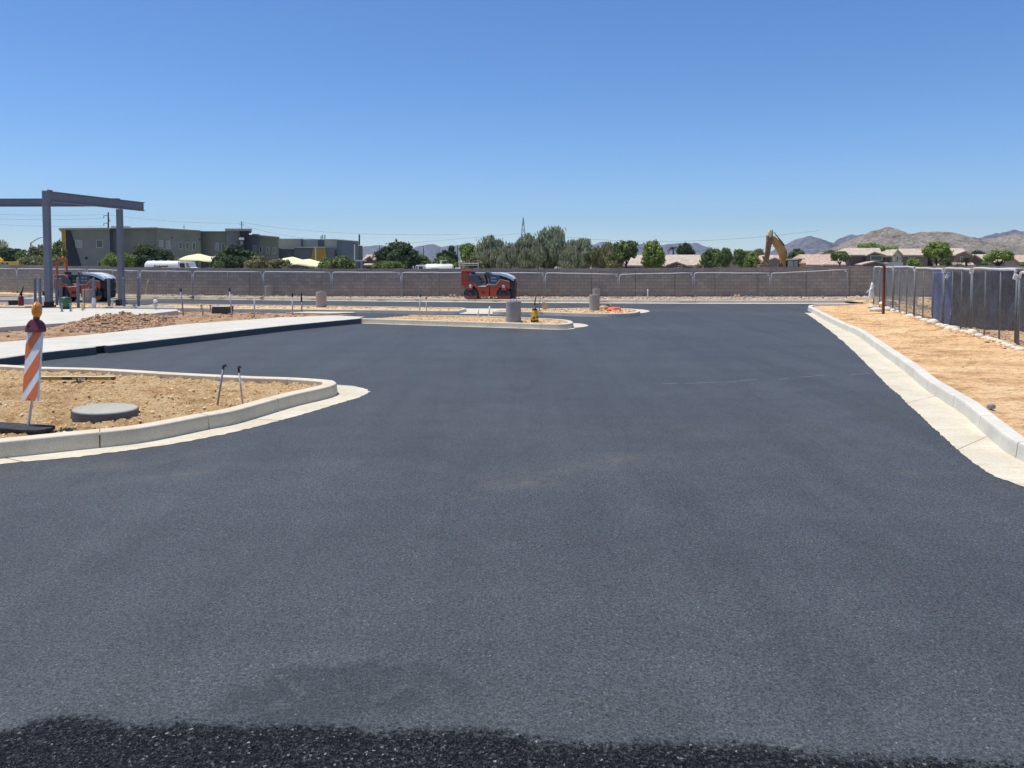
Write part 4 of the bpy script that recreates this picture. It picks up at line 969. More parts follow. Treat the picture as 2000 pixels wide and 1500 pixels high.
# ================================================================== STAKES
def stake(px0, y0, px1, y1, z0, mat, capc, lab, r=0.012, cap=0.09, cat='stake', hook=False):
    b = G(px0, y0, z0); t = P(px1, y1, b.y)
    o = root('marker_stake', lab, cat, b, 'thin conduit stakes in the dirt')
    d = (t - b).normalized(); tc = t - d * (cap if capc else 0)
    MB().tube([b - d * .05, tc], r, 10).build('stake_shaft', mat, o, smooth=True)
    if capc: 
        MB().tube([tc - d * .005, t], r * 1.35, 10).build('tape_cap', capc, o, smooth=True)
        if hook: MB().tube([t - d * .02, t - d * .005 + Vector((.022, 0, .004)), t + Vector((.042, 0, -.028))], [r * 1.1, r * 1.1, r * .5], 8).build('tape_tail', capc, o, smooth=True)
    return o
stake(425, 790, 437, 712.5, .14, 'galv', 'black_tape', 'left of the two leaning silver stakes on the near island, tilted right', .0135, .05, hook=True)
stake(473.5, 784, 465.5, 715, .14, 'pvc_old', 'black_tape', 'right of the two leaning stakes on the near island, tilted left', .0125, .085, hook=True)
SD = [(358, 614, 352.5, 563, .1, 'galv', 'black_tape', 'leaning silver stake with black top at the left end of the dirt strip', .028, .12), (396, 617, 396, 593, .1, 'wood_tan', None, 'short brownish stake left of the dark box', .02, 0), (453, 617.5, 448, 561.5, .1, 'pvc_old', 'black_tape', 'tall pale stake with black top right of the dark box', .026, .14),
      (497, 618.5, 497, 582, .1, 'pvc_old', None, 'plain brownish stake right of the tall black topped one', .026, 0), (571.5, 615.5, 571, 572, .1, 'pvc_old', 'black_tape', 'left stake of the pair before the tan pole base', .026, .14), (589.5, 609, 588.5, 570, .1, 'galv', 'black_tape', 'right stake of the pair before the tan pole base', .024, .4),
      (819.5, 618, 821, 575, .14, 'pvc_old', 'black_tape', 'left stake of the pair on the middle island', .022, .08), (833.5, 617.5, 832, 580.5, .14, 'pvc_old', 'black_tape', 'right stake of the pair on the middle island, black knob on top', .018, .07), (933.5, 618.5, 934.5, 603.5, .14, 'pvc', None, 'shorter white stake on the middle island, left of two white ones', .028, 0), (954.5, 618.5, 956.5, 598.5, .14, 'pvc', None, 'taller white stake on the middle island, right of two white ones', .03, 0),
      (1265, 583, 1265, 564.5, .12, 'pvc', None, 'short white stake before the block wall right of the pole bases', .04, 0), (283, 576, 290, 546.5, .12, 'wood_tan', None, 'leaning tan lath against the far fence right of the canopy', .03, 0), (1194, 606, 1191.5, 586.5, .11, 'pvc_old', None, 'small stake stuck by the orange cloth', .02, 0), (1085, 604, 1085, 584, .11, 'galv', None, 'hair thin rod behind the yellow sprayer', .01, 0)]
for s_ in SD: stake(*s_)
# white knobs
for (px, y) in [(934.5, 603.5), (956.5, 598.5)]:
    pass
# dark box in the trench
b = G(429, 612, .1); b.y += .3
o = root('utility_box', 'dark rectangular utility box with pale lid in the dirt strip', 'utility box', b); MB().box(b + Vector((0, 0, .12)), (.66, .5, .26)).build('box_body', 'dark_box', o, bevel=.01); MB().box(b + Vector((0, 0, .262)), (.69, .53, .03)).build('lid', 'kerb_mid', o, bevel=.006)
for k, (px, py, lab) in enumerate([(393, 601, 'first from the left'), (411, 601.5, 'second from the left'), (426, 601, 'third from the left'), (455, 604, 'rightmost')]):
    b = G(px, py + 4, .1); o = root('form_pin', 'short dark iron pin at the long left island kerb, ' + lab, 'pin', b, 'iron form pins'); MB().tube([b, b + Vector((0, 0, .2))], .02, 6).build('pin_shaft', 'rust', o); MB().lathe([(0.04, .18), (0.045, .2), (.03, .215)], b, n=8).build('pin_head', 'rust', o)

# ================================================================== YELLOW SPRAYER on the middle island
b = G(1044.5, 629.5, .13); b.y += .13; dS = b.y / FPX
o = root('pump_sprayer', 'yellow pump sprayer with looping black hose on the middle island', 'sprayer', b)
S = lambda zx, zy: P(880 + zx * .1, 510 + zy * .1, b.y)
hh = S(1640, 940).z - .13
MB().lathe([(.13, 0), (.135, .03), (.13, .07)], b, n=22).build('foot_ring', 'black_part', o, smooth=True)
MB().lathe([(.128, .05), (.132, .14), (.125, .2), (.10, .32), (.085, hh - .03), (.05, hh)], b, n=22).build('tank', 'sprayer_yellow', o, smooth=True)
MB().lathe([(.086, hh - .04), (.09, hh), (.04, hh + .03), (.03, hh + .08)], b, n=16).build('pump_collar', 'black_part', o, smooth=True)
MB().tube([S(1650, 900), S(1700, 880), S(1690, 840), S(1640, 850)], .012, 6).build('pump_handle', 'black_part', o)
MB().tube([S(1640, 870), S(1650, 780), S(1670, 700), S(1680, 670)], [.022, .02, .016, .012], 8).build('wand_grip', 'black_part', o, smooth=True)
MB().tube([S(1680, 680), S(1695, 655), S(1720, 650), S(1745, 670), S(1755, 720), S(1745, 780), S(1728, 850), S(1725, 900), S(1745, 960), S(1780, 1000), S(1800, 1030), S(1795, 1040), S(1760, 1015), S(1700, 975), S(1680, 945)], .010, 7).build('hose', 'black_part', o, smooth=True)
for k in range(2): MB().box(S(1625 + 70 * k, 1105 - 15 * k) + Vector((0, -.128, 0)), (.07 if k == 0 else .06, .012, .07 if k == 0 else .04)).build('sticker', 'maroon' if k == 0 else 'black_part', o)
# small leaning item right
b = G(1064.5, 605, .12); o = root('broken_stub', 'short leaning grey concrete stub right of the yellow sprayer', 'stub', b); m_ = MB(); m_.box(b + Vector((-.03, 0, .17)), (.13, .1, .34), Matrix.Rotation(-.18, 3, 'Y')); m_.build('stub_body', 'stone', o, bevel=.02); m_ = MB(); m_.box(b + Vector((.1, .02, .1)), (.08, .1, .24), Matrix.Rotation(-.45, 3, 'Y')); m_.build('stub_chip', 'clod_dark', o, bevel=.02)
# orange cloth and dark log on the long right island
c = G(1201, 606.3, .13); bm = bmesh.new(); bmesh.ops.create_icosphere(bm, subdivisions=3, radius=.26)
for v in bm.verts: v.co = Vector((v.co.x * 1.25, v.co.y * .8, max(v.co.z, -.05) * .55)) * (1 + .35 * noise.noise(v.co * 6))
me = bpy.data.meshes.new('cloth'); bm.to_mesh(me); bm.free(); o = bpy.data.objects.new('orange_cloth', me); COL.objects.link(o); o.location = c; me.materials.append(MATS['orange_cloth']); tagit(o, 'crumpled orange red cloth on the tip of the long right island', 'cloth')
c = G(1181, 601.5, .16); o = root('dark_sack', 'flat dark brown sack lying behind the orange cloth', 'sack', c); bm = bmesh.new(); bmesh.ops.create_uvsphere(bm, u_segments=16, v_segments=10, radius=1)
for v in bm.verts: v.co = Vector((v.co.x * .26, v.co.y * .2, max(v.co.z, -.3) * .11)) * (1 + .3 * noise.noise(v.co * 2.5))
me = bpy.data.meshes.new('sack'); bm.to_mesh(me); bm.free(); oo = bpy.data.objects.new('sack_body', me); COL.objects.link(oo); me.materials.append(MATS['clod_dark']); oo.parent = o; MB().tube([(-.02, 0, .09), (.1, 0, .16), (.3, 0, .06)], [.05, .06, .03], 8).build('sack_neck', 'cat_rusty', o, local=True, smooth=True)

# ================================================================== BARRICADE
bb0 = G(55, 838, .135); Yb = bb0.y
tp = P(66.5, 649, Yb + .10); bt = P(58, 783, Yb - .02)
o = root('barricade', 'orange and white striped barricade panel with amber warning lamp on the near island', 'barricade', bb0)
ax = (tp - bt).normalized(); yaw = R(-20); side = Vector((math.cos(yaw), math.sin(yaw), 0)); side = (side - ax * side.dot(ax)).normalized(); nrm = side.cross(ax).normalized()
if nrm.y > 0: nrm = -nrm
hgt = (tp - bt).length; wid = 0.245; cen = (tp + bt) / 2
def PP(u, v, w=0.0): return cen + side * (u * wid / 2) + ax * (v * hgt / 2) + nrm * w
m_ = MB(); m_.prism([PP(-1, -1, .0), PP(1, -1, .0), PP(1, 1, .0), PP(-1, 1, .0)], -nrm * .028); pnl = m_.build('panel', 'sheet_white', o, bevel=.003)
# stripes clipped to the panel rectangle, 45 degrees rising to the right
H2 = hgt / wid; sl = 1.0
def clip_band(lo, hi):
    # band lo < y - x < hi in units of half width; panel x in [-1,1], y in [-H2,H2]
    poly = [(-.985, -H2 + .015), (.985, -H2 + .015), (.985, H2 - .015), (-.985, H2 - .015)]
    def clip(pl, f):
        out = []
        for i in range(len(pl)):
            a, b = pl[i], pl[(i + 1) % len(pl)]; fa, fb = f(a), f(b)
            if fa >= 0: out.append(a)
            if (fa >= 0) != (fb >= 0): t = fa / (fa - fb); out.append((a[0] + (b[0] - a[0]) * t, a[1] + (b[1] - a[1]) * t))
        return out
    poly = clip(poly, lambda p: (p[1] - p[0] * 1.25) - lo); poly = clip(poly, lambda p: hi - (p[1] - p[0] * 1.25)); return poly
for (lo, hi) in [(-H2 - 1.25 + .55, -H2 - 1.25 + 2.05), (-1.30, .35), (1.85, 3.4)]:
    pl = clip_band(lo, hi)
    if len(pl) > 2: m_ = MB(); m_.prism([PP(x, y / H2, .0035) for x, y in pl], -nrm * .0025); m_.build('stripe', 'sheet_orange', pnl)
for (u, v) in [(0.0, .95), (-.05, -.95)]: m_ = MB(); m_.lathe([(.008, 0), (.006, .006)], PP(u, v, .004), nrm, 8); m_.build('bolt', 'rust', pnl)
MB().tube([PP(0.0, -.7, -.04), bb0 + Vector((0, .0, .02))], .015, 8).build('post', 'aluminium', o)
# rubber base
rb_ = Matrix.Rotation(R(-14), 3, 'Z'); m_ = MB(); c = bb0 + Vector((-.06, -.02, .02))
m_.prism([c + rb_ @ Vector((x, y, -.03)) for x, y in [(-.62, -.14), (.34, -.14), (.42, 0), (.34, .14), (-.62, .14)]], (0, 0, .05)); m_.build('rubber_foot', 'rubber', o, bevel=.012)
# lamp
lb = PP(.05, 1, -.014) + Vector((0, 0, .0))
m_ = MB(); rt = Matrix((side, nrm, ax)).transposed()
def LP(x, y, z): return lb + side * x + nrm * y + ax * z
q = [(-.125, .0), (.115, .0), (.12, .035), (.085, .11), (.03, .15), (-.03, .155), (-.08, .12), (-.12, .04)]
m_.prism([LP(x, .055, z) for x, z in q], -nrm * .11); m_.build('battery_case', 'maroon', o, bevel=.02)
m_ = MB(); m_.lathe([(.02, 0), (.018, .008)], LP(-.06, .057, .075), nrm, 10); m_.build('switch', 'black_part', o)
lc = LP(-.0, 0, .265); la = Vector((math.cos(R(-150 + 100)), math.sin(R(-150 + 100)), 0)); la = Vector((-.96, -.28, 0)).normalized()
m_ = MB(); m_.lathe([(.02, -.046), (.06, -.042), (.088, -.026), (.098, -.006), (.1, 0), (.098, .006), (.088, .026), (.06, .042), (.02, .046)], lc, la, 28); m_.build('lens', 'amber', o, smooth=True)
m_ = MB(); m_.lathe([(.106, -.005), (.106, .005)], lc, la, 28); m_.build('lens_rim', 'amber', o)
m_ = MB(); m_.tube([LP(0, 0, .145), LP(0, 0, .185)], .035, 12); m_.build('lamp_neck', 'maroon', o)

# ================================================================== NEAR ISLAND: level and round cover
a = G(70, 741.5, .16); b = G(223, 741.5, .16); c = (a + b) / 2; d = b - a; Lv = d.length; ang = math.atan2(d.y, d.x)
o = root('spirit_level', 'long yellow spirit level lying on the near island dirt', 'spirit level', (c.x, c.y, .155), None, ang); hz = .052
simple('level_top_sunlit', (0.85, 0.76, 0.45), 0.45)  # paler yellow: sunlight on the top edge put into the colour
MB().box((0, .02, hz / 2), (Lv, .062, hz)).build('level_body', 'level_yellow', o, local=True, bevel=.002)
MB().box((0, .02, hz + .003), (Lv, .075, .007)).build('top_face', 'level_top_sunlit', o, local=True)
f = lambda px: (px - 70) / 153 * Lv - Lv / 2
MB().box((f(131.5), -.007, hz / 2), (f(141) - f(121.5), .012, hz * .9)).build('vial_window', 'black_part', o, local=True)
lbl = MB().box((f(160.5), -.010, hz / 2), (f(171) - f(150), .006, hz * .8)).build('badge', 'black_part', o, local=True)
MB().box((f(160), -.0145, hz / 2), (f(167) - f(152.5), .003, hz * .5)).build('badge_plate', 'plastic_white', lbl, local=True)
simple('level_red', (0.45, 0.06, 0.03), 0.5)
MB().box((f(160), -.0175, hz / 2), (f(165) - f(154.5), .002, hz * .16)).build('badge_stripe', 'level_red', lbl, local=True)
MB().box((f(221), 0, hz / 2), (f(223.5) - f(218), .027, hz * 1.05)).build('end_cap', 'rust', o, local=True); MB().lathe([(.012, 0), (.012, .004)], (f(214.5), -.0112, hz / 2), (0, -1, 0), 12).build('hang_hole', 'plastic_white', o, local=True)
c0 = G(205.5, 801, .19); rcov = 59.5 * c0.y / FPX
o = root('round_cover', 'flat round grey concrete cover on the near island', 'cover', (c0.x, c0.y, .12))
# slightly tilted disc like the photographed one
m_ = MB(); m_.lathe([(rcov, -.02), (rcov, .082), (rcov - .008, .09), (rcov - .02, .091)], (c0.x, c0.y, .12), (0.035, 0.01, 1), 56); m_.build('rim', 'dark_rim' if 'dark_rim' in MATS else 'kerb_grey', o)
simple('dark_rim', (0.10, 0.105, 0.11), 0.7, dirt=(0.2, 0.17, 0.14), dirt_amt=.3); bpy.data.objects['rim'].data.materials[0] = MATS['dark_rim']
m_ = MB(); m_.lathe([(rcov - .012, .088), (rcov - .02, .098), (.01, .099)], (c0.x, c0.y, .12), (0.035, 0.01, 1), 56); m_.build('top_disc', 'cover_top', o)

# ================================================================== ROLLERS
def roller(lab, loc, yaw, rops_up, paint):
    o = root('road_roller', lab, 'road roller', loc, 'tandem road rollers', yaw)
    s = .00273
    X = lambda zx: (zx - 770) * s
    Z = lambda zy: (795 - zy) * s
    def pr(poly, y0, y1, name, mat, parent=o, bevel=.015):
        m = MB(); m.prism([(X(a), y0, Z(b)) for a, b in poly], (0, y1 - y0, 0)); q = m.build(name, mat, parent, local=True, bevel=bevel); return q
    for cx, nm in ((410, 'rear'), (1065, 'front')):
        x = X(cx); z = .395; r = .395
        dr = MB(); dr.lathe([(r - .02, -.50), (r, -.48), (r, .48), (r - .02, .50)], (x, 0, z), (0, 1, 0), 40); dr = dr.build('drum', 'drum_steel', o, local=True)
        for sy in (-1, 1):
            m = MB(); m.lathe([(r * .86, 0), (r * .86, .012)], (x, sy * .50 - (0 if sy > 0 else 0), z), (0, sy, 0), 36); m.build('drum_disc', 'drum_navy', dr, local=True)
            # coloured lower half cover
            m = MB(); pts = [(x + r * .93 * math.cos(t), sy * .515, z + r * .93 * math.sin(t)) for t in [math.pi + math.pi * k / 14 for k in range(15)]]
            pts = [(px_, py_, min(pz, z - .07)) for px_, py_, pz in pts]; m.prism(pts, (0, sy * .02, 0)); m.build('drum_guard', paint, dr, local=True)
            # fork arm down to hub
            m = MB(); m.prism([(x - .12, sy * .52, z - .1), (x + .12, sy * .52, z - .1), (x + .13, sy * .52, z + .36), (x - .13, sy * .52, z + .36)], (0, sy * .07, 0)); m.build('fork_arm', 'black_part', o, local=True, bevel=.02)
            m = MB(); m.lathe([(.11, 0), (.09, .05), (.03, .06)], (x, sy * .58, z + .02), (0, sy, 0), 20); m.build('hub', 'drum_navy', o, local=True, smooth=True)
            m = MB(); m.lathe([(.09, -.09), (.095, .02), (.07, .07), (.02, .085)], (x - .01, sy * .56, z + .45), (0, 0, 1), 16); m.build('marker_lamp', 'lamp_pale', o, local=True, smooth=True)
    W = .60
    rear = [(262, 500), (300, 250), (350, 262), (350, 380), (440, 402), (545, 512), (720, 512), (760, 470), (775, 500), (775, 690), (720, 700), (585, 705), (575, 640), (540, 560), (500, 510), (445, 478), (445, 560), (350, 560), (335, 500), (290, 545)]
    for sy in (-1, 1): pr(rear, sy * W - (.04 if sy > 0 else -.0), sy * W + (0 if sy > 0 else .04), 'rear_frame', paint)
    pr([(300, 260), (345, 270), (440, 402), (545, 512), (720, 512), (720, 640), (600, 640), (545, 540), (470, 470), (330, 470)], -.558, .558, 'rear_deck', paint)
    for sy in (-1, 1): pr([(332, 272), (475, 262), (560, 330), (605, 400), (605, 485), (545, 490), (445, 385), (350, 362)], sy * (W + .004) - (.03 if sy > 0 else 0), sy * (W + .004) + (0 if sy > 0 else .03), 'rear_side_panel', 'slate_paint')
    pr([(560, 490), (700, 490), (735, 450), (748, 460), (705, 505), (555, 505)], -W - .01, W + .01, 'step_edge', 'bonnet_white', bevel=.004)
    front = [(792, 465), (905, 468), (1010, 362), (1178, 398), (1192, 530), (1150, 545), (1120, 500), (1115, 570), (1020, 570), (1020, 500), (975, 530), (935, 590), (922, 650), (925, 700), (795, 700)]
    for sy in (-1, 1): pr(front, sy * W - (.04 if sy > 0 else 0), sy * W + (0 if sy > 0 else .04), 'front_frame', paint)
    pr([(800, 465), (905, 468), (1010, 362), (1178, 398), (1185, 500), (1030, 480), (930, 560), (880, 650), (800, 650)], -.558, .558, 'front_deck', paint)
    for sy in (-1, 1):
        sp = pr([(785, 245), (960, 258), (990, 300), (995, 345), (900, 450), (785, 445)], sy * (W + .004) - (.03 if sy > 0 else 0), sy * (W + .004) + (0 if sy > 0 else .03), 'front_side_panel', 'slate_paint')
        if sy < 0:
            for (t_, zx, zy, sz) in [('Hamm', 868, 332, .10), ('Compact', 872, 388, .085)]:
                text_obj(t_, sz, 'bonnet_white', sp, (X(zx), -W - .006, Z(zy)), (math.pi / 2, 0, 0), 'lettering', .001)
        pr([(785, 445), (905, 450), (1000, 345), (1180, 385), (1180, 400), (1008, 362), (910, 468), (785, 466)], sy * (W + .012) - (.03 if sy > 0 else 0), sy * (W + .012) + (0 if sy > 0 else .03), 'trim_line', 'lamp_pale', bevel=.003)
    pr([(760, 240), (960, 240), (1100, 275), (1262, 345), (1275, 400), (1190, 395), (1000, 345), (800, 440), (770, 440)], -.56, .56, 'bonnet', 'black_part', bevel=.03)
    for (y0, y1) in ((-.60, -.42), (-.32, .32), (.42, .60)):
        pr([(830, 222), (980, 222), (1110, 246), (1225, 296), (1268, 340), (1258, 358), (1100, 292), (975, 256), (830, 246)], y0, y1, 'bonnet_cover', 'bonnet_white', bevel=.008)
    for sy in (-1, 1): pr([(850, 224), (980, 232), (1110, 258), (1225, 308), (1266, 345), (1262, 385), (1195, 346), (1100, 306), (975, 272), (850, 258)], sy * (W + .012) - (.03 if sy > 0 else 0), sy * (W + .012) + (0 if sy > 0 else .03), 'bonnet_stripe', 'bonnet_white', bevel=.004)
    for k in range(4): pr([(1000 + k * 42, 288 + k * 16), (1026 + k * 42, 296 + k * 16), (1026 + k * 42, 338 + k * 13), (1000 + k * 42, 330 + k * 13)], -.612, -.57, 'air_vent', 'steel_base', bevel=.004)
    pr([(1178, 400), (1282, 405), (1292, 470), (1282, 560), (1190, 545)], -.50, .50, 'nose_panel', 'olive_dark', bevel=.015)
    pr([(1200, 565), (1280, 565), (1290, 620), (1275, 720), (1205, 735)], -.42, .50, 'drum_scraper', 'olive_dark', bevel=.03)
    pr([(770, 520), (800, 520), (805, 690), (765, 690)], -.25, .25, 'pivot_joint', 'black_part')
    pr([(620, 590), (700, 590), (700, 640), (620, 640)], -W - .012, -W + .01, 'hatch', 'rust', bevel=.004)
    # seat, console, steering
    pr([(395, 205), (460, 205), (470, 262), (400, 262)], -.2, .2, 'headrest', 'black_part', bevel=.03)
    pr([(455, 262), (500, 262), (545, 385), (650, 385), (655, 430), (520, 432)], -.24, .24, 'seat', 'black_part', bevel=.03)
    m = MB(); m.tube([(X(700), 0, Z(500)), (X(700), 0, Z(380)), (X(668), 0, Z(265))], [.07, .06, .05], 10); m.build('steering_column', 'black_part', o, local=True)
    m = MB(); ring = []; 
    for k in range(17): t = 2 * math.pi * k / 16; ring.append((X(665) + .05 * math.sin(t), .17 * math.cos(t), Z(250) + .16 * math.sin(t)))
    m.tube(ring, .013, 6, cap=False); m.build('steering_wheel', 'black_part', o, local=True, smooth=True)
    pr([(690, 200), (760, 215), (775, 330), (720, 340)], -.35, .35, 'dashboard', 'slate_paint', bevel=.03)
    for sy in (-1, 1): MB().tube([(X(500), sy * .5, Z(270)), (X(580), sy * .5, Z(290)), (X(620), sy * .5, Z(400))], .015, 6).build('hand_rail', 'black_part', o, local=True, smooth=True)
    if rops_up:
        h1 = Z(110) + .45
        for sy in (-1, 1): MB().box((X(310), sy * .45, (Z(400) + h1) / 2), (.10, .08, h1 - Z(400))).build('roll_post', paint, o, local=True, bevel=.01)
        MB().box((X(310), 0, h1 - .05), (.104, .98, .11)).build('roll_bar', paint, o, local=True, bevel=.01)
        MB().lathe([(.05, 0), (.05, .1), (.02, .12)], (X(310), .1, h1), n=12).build('beacon', 'amber', o, local=True, smooth=True)
    else:
        for sy in (-1, 1):
            pr([(215, 190), (258, 186), (262, 470), (218, 470)], sy * .5 - .04, sy * .5 + .04, 'roll_post', paint)
            pr([(272, 200), (300, 200), (300, 480), (262, 490)], sy * .5 - .04, sy * .5 + .04, 'roll_hinge', paint)
        pr([(216, 184), (385, 176), (388, 205), (330, 240), (216, 240)], -.5, .5, 'roll_bar', paint)
        pr([(262, 250), (290, 250), (280, 420), (262, 420)], -.3, .3, 'hinge_plate', 'lamp_pale')
    return o
gr = G(957, 589.3, 0); ro = roller('red road roller with folded roll bar parked in the far lane before the wall', (gr.x - .0, gr.y + .55, 0), R(-6), False, 'red_paint')
gl = G(162, 590, 0); ro2 = roller('orange road roller with raised roll hoop behind the canopy columns and bollards', (gl.x - .35, gl.y + .9, 0), R(0), True, 'orange_paint')

# ================================================================== BEYOND THE WALL
def los(x, Y, d): return (x / Y * d * 1.04, d, 0)
def prism_px(poly, Y, th, name, mat, parent, bevel=0.0):
    m = MB(); m.prism([P(a, b, Y) for a, b in poly], (0, th, 0)); return m.build(name, mat, parent, bevel=bevel)
def wall_px(x0, x1, ytop, Y, depth, name, mat, parent, z0=-0.02, bevel=0.0, ytop2=None):
    a = P(x0, ytop, Y); b = P(x1, ytop if ytop2 is None else ytop2, Y); m = MB()
    m.prism([Vector((a.x, Y, z0)), Vector((b.x, Y, z0)), b, a], los(b.x, Y, depth) if parent.name.startswith('school') else (0, depth, 0)); return m.build(name, mat, parent, bevel=bevel)
def window_px(x0, x1, y0, y1, Y, parent, glass='glass_dark', frame='frame_pale', fw=0.6):
    a = P(x0, y0, Y); b = P(x1, y1, Y); t = .13
    m = MB(); m.bx(a.x, b.x, Y - .08, Y - .005, a.z - t, a.z); m.bx(a.x, b.x, Y - .08, Y - .005, b.z, b.z + t); m.bx(a.x, a.x + t, Y - .08, Y - .005, b.z + t + .001, a.z - t - .001); m.bx(b.x - t, b.x, Y - .08, Y - .005, b.z + t + .001, a.z - t - .001)
    w = m.build('window', frame, parent)
    MB().bx(a.x + t, b.x - t, Y - .03, Y - .008, b.z + t, a.z - t).build('pane', glass, w)
# --- school
YS = 150
so = root('school_building', 'long two storey grey green building with mustard and black slanted end wall', 'building', P(300, 516, YS) * 1.0)
so.location = (P(300, 516, YS).x, YS, 0); ORG[so.name] = Vector(so.location)
secs = [(128, 214, 448.5, 448.0, YS, 'school_wall'), (214, 222, 447.5, 447.5, YS + 3, 'school_blue'), (222, 306, 446.8, 446.4, YS + 3, 'school_wall'), (306, 345, 446.6, 448.6, YS + 2, 'school_wall'), (345, 391.5, 448.6, 451.6, YS + 2, 'school_wall_olive'), (391.5, 443, 452.8, 453, YS + 4, 'school_wall_olive'),
        (443, 468, 449, 449, YS + 0, 'school_blue'), (468, 486.5, 449, 449, YS - .6, 'school_dark'), (486.5, 507, 458.3, 458.8, YS + 3, 'school_blue'), (507, 544, 460.2, 463.4, YS + 3, 'school_wall_olive')]
for (x0, x1, y0, y1, Y, mt) in secs:
    wall_px(x0, x1, y0, Y, 12, 'wall', mt, so, ytop2=y1)
for (x0, x1, y0, y1, y2, y3, Y) in [(114.5, 214.6, 445.4, 448.6, 444.6, 447.9, YS - .9), (214.8, 308, 445.0, 447.4, 443.8, 446.2, YS + 1.6), (308.2, 392, 444.6, 446.8, 449.8, 451.6, YS + 1.4), (392.2, 444, 451.2, 453.0, 451.4, 453.2, YS + 3.2), (439.5, 492, 446.2, 450.4, 446.6, 450.6, YS - 1.8), (492.3, 507, 456.6, 458.6, 457.2, 459.2, YS + 2), (503, 546, 458.6, 460.6, 462.4, 464.6, YS + 1.9)]:
    a, b, c, d = P(x0, y0, Y), P(x1, y2, Y), P(x1, y3, Y), P(x0, y1, Y); m = MB(); m.prism([a, b, c, d], los(b.x, Y, 13)); m.build('roof_edge', 'roof_edge', so)
prism_px([(120, 448.8), (128.2, 448.8), (129.5, 524), (121.5, 524)], YS - .35, 5, 'mustard_panel', 'school_mustard', so)
prism_px([(128.4, 450.5), (136.5, 450.5), (158.5, 524), (129.8, 524)], YS - .25, 1, 'black_panel', 'school_dark', so)
for (x0, x1, y0, y1, gl_) in [(147.3, 161.3, 468.5, 484, 'glass_pale'), (188, 202, 468.5, 484, 'glass_dark'), (190, 204, 510.5, 523, 'glass_dark')]: window_px(x0, x1, y0, y1, YS, so, gl_)
for (x0, x1, y0, y1, gl_) in [(311, 319.5, 469, 482.5, 'glass_pale'), (325, 333.8, 470, 486, 'glass_pale'), (349.5, 357, 472, 487, 'glass_dark'), (362.5, 370, 473, 487.5, 'glass_dark'), (375.3, 383, 473.5, 488.5, 'glass_dark')]: window_px(x0, x1, y0, y1, YS + 2, so, gl_)
for (x0, x1, y0, y1, gl_) in [(420, 428.5, 474, 490, 'glass_pale'), (432.5, 440, 475, 490, 'glass_dark')]: window_px(x0, x1, y0, y1, YS + 4, so, gl_)
for (x0, x1, y0, y1, gl_) in [(494, 500.8, 478.5, 494, 'glass_pale'), (506, 512.5, 481, 494, 'glass_dark'), (519.5, 526, 482, 495, 'glass_dark'), (532.5, 538.5, 483.2, 495.5, 'glass_dark')]: window_px(x0, x1, y0, y1, YS + 3, so, gl_)
sg_ = wall_px(465.5, 478, 461, YS - .9, .25, 'entrance_surround', 'steel_base', so)
c = P(471.7, 466.2, YS - 1.1); MB().box(c, (1.0, .1, .48)).build('sign_board', 'plastic_white', so)
for k in range(3): MB().box(P(469.3 + k * 2.4, 474.5, YS - 1.05), (.12, .06, .7)).build('glazing_bar', 'frame_pale', so)
for k, (px, py) in enumerate([(168.5, 504), (336, 464), (390, 468)]): MB().box(P(px, py, YS - .05 + (2 if k else 0) * 1.0), (.45 if k == 0 else .25, .12, .45 if k == 0 else .25), Matrix.Rotation(R(45), 3, 'Y')).build('wall_plaque', 'school_dark', so)
MB().box(P(236, 443.6, YS + 8), (2.8, 2.5, .5)).build('rooftop_unit', 'roof_edge_light', so, bevel=.05)
# --- second block
s2 = root('school_annexe', 'lower grey building with mustard trapezoid panel right of the two storey block', 'building', (0, 0, 0)); s2.location = (P(620, 516, YS + 14).x, YS + 14, 0); ORG[s2.name] = Vector(s2.location)
Y2 = YS + 14
for (x0, x1, y0, y1, Y, mt) in [(540, 588, 466.6, 466.6, Y2 + 8, 'school_wall_pale'), (588, 591.5, 466.6, 466.6, Y2 + 7, 'school_blue'), (591.5, 621, 467.2, 467.2, Y2 + 8, 'school_wall_pale'), (621, 634, 467.2, 467.4, Y2 + 7, 'school_blue'), (634, 658, 468, 468.2, Y2 + 6, 'school_wall_pale'), (658, 700, 468.2, 471.6, Y2 + 1, 'school_blue'), (700.3, 708.3, 479.5, 479.8, Y2 + 2, 'school_wall'), (543, 574, 485, 485, Y2, 'school_blue'), (574, 653, 483, 484, Y2 - .5, 'school_blue')]:
    wall_px(x0, x1, y0, Y, 10 if Y > Y2 else 6, 'wall', mt, s2, ytop2=y1)
for (x0, x1, y0, y1, Y) in [(545, 591, 466, 467.4, Y2 + 6.5), (591.5, 657, 466.8, 468.2, Y2 + 5.2), (548, 574, 484.6, 486.4, Y2 - .5), (573, 634, 482, 483.6, Y2 - 1.2)]:
    a, b = P(x0, y0, Y), P(x1, y1, Y); MB().bx(a.x, b.x, Y, Y + 1, b.z, a.z).build('roof_edge', 'roof_edge_light', s2)
a, b = P(657.5, 467.2, Y2 + .4), P(702, 471.2, Y2 + .4); prism_px([(657.5, 466.8), (702, 470.6), (702, 472), (657.5, 468.4)], Y2 + .3, 1, 'roof_edge', 'roof_edge_light', s2)
prism_px([(612, 484.6), (635.5, 484.6), (639.8, 524), (602, 524)], Y2 - .9, .3, 'mustard_panel', 'school_mustard', s2)
MB().tube([P(701.8, 479, Y2 - 1), P(701.8, 458, Y2 - 1)], .16, 8).build('flue', 'steel_base', s2)
for (px, y0, y1) in [(627, 461, 467), (630.3, 459, 467), (634.5, 458.5, 467)]: MB().tube([P(px, y1 + 1, Y2 + 6), P(px, y0, Y2 + 6)], .12, 6).build('vent_pipe', 'mast_grey', s2)
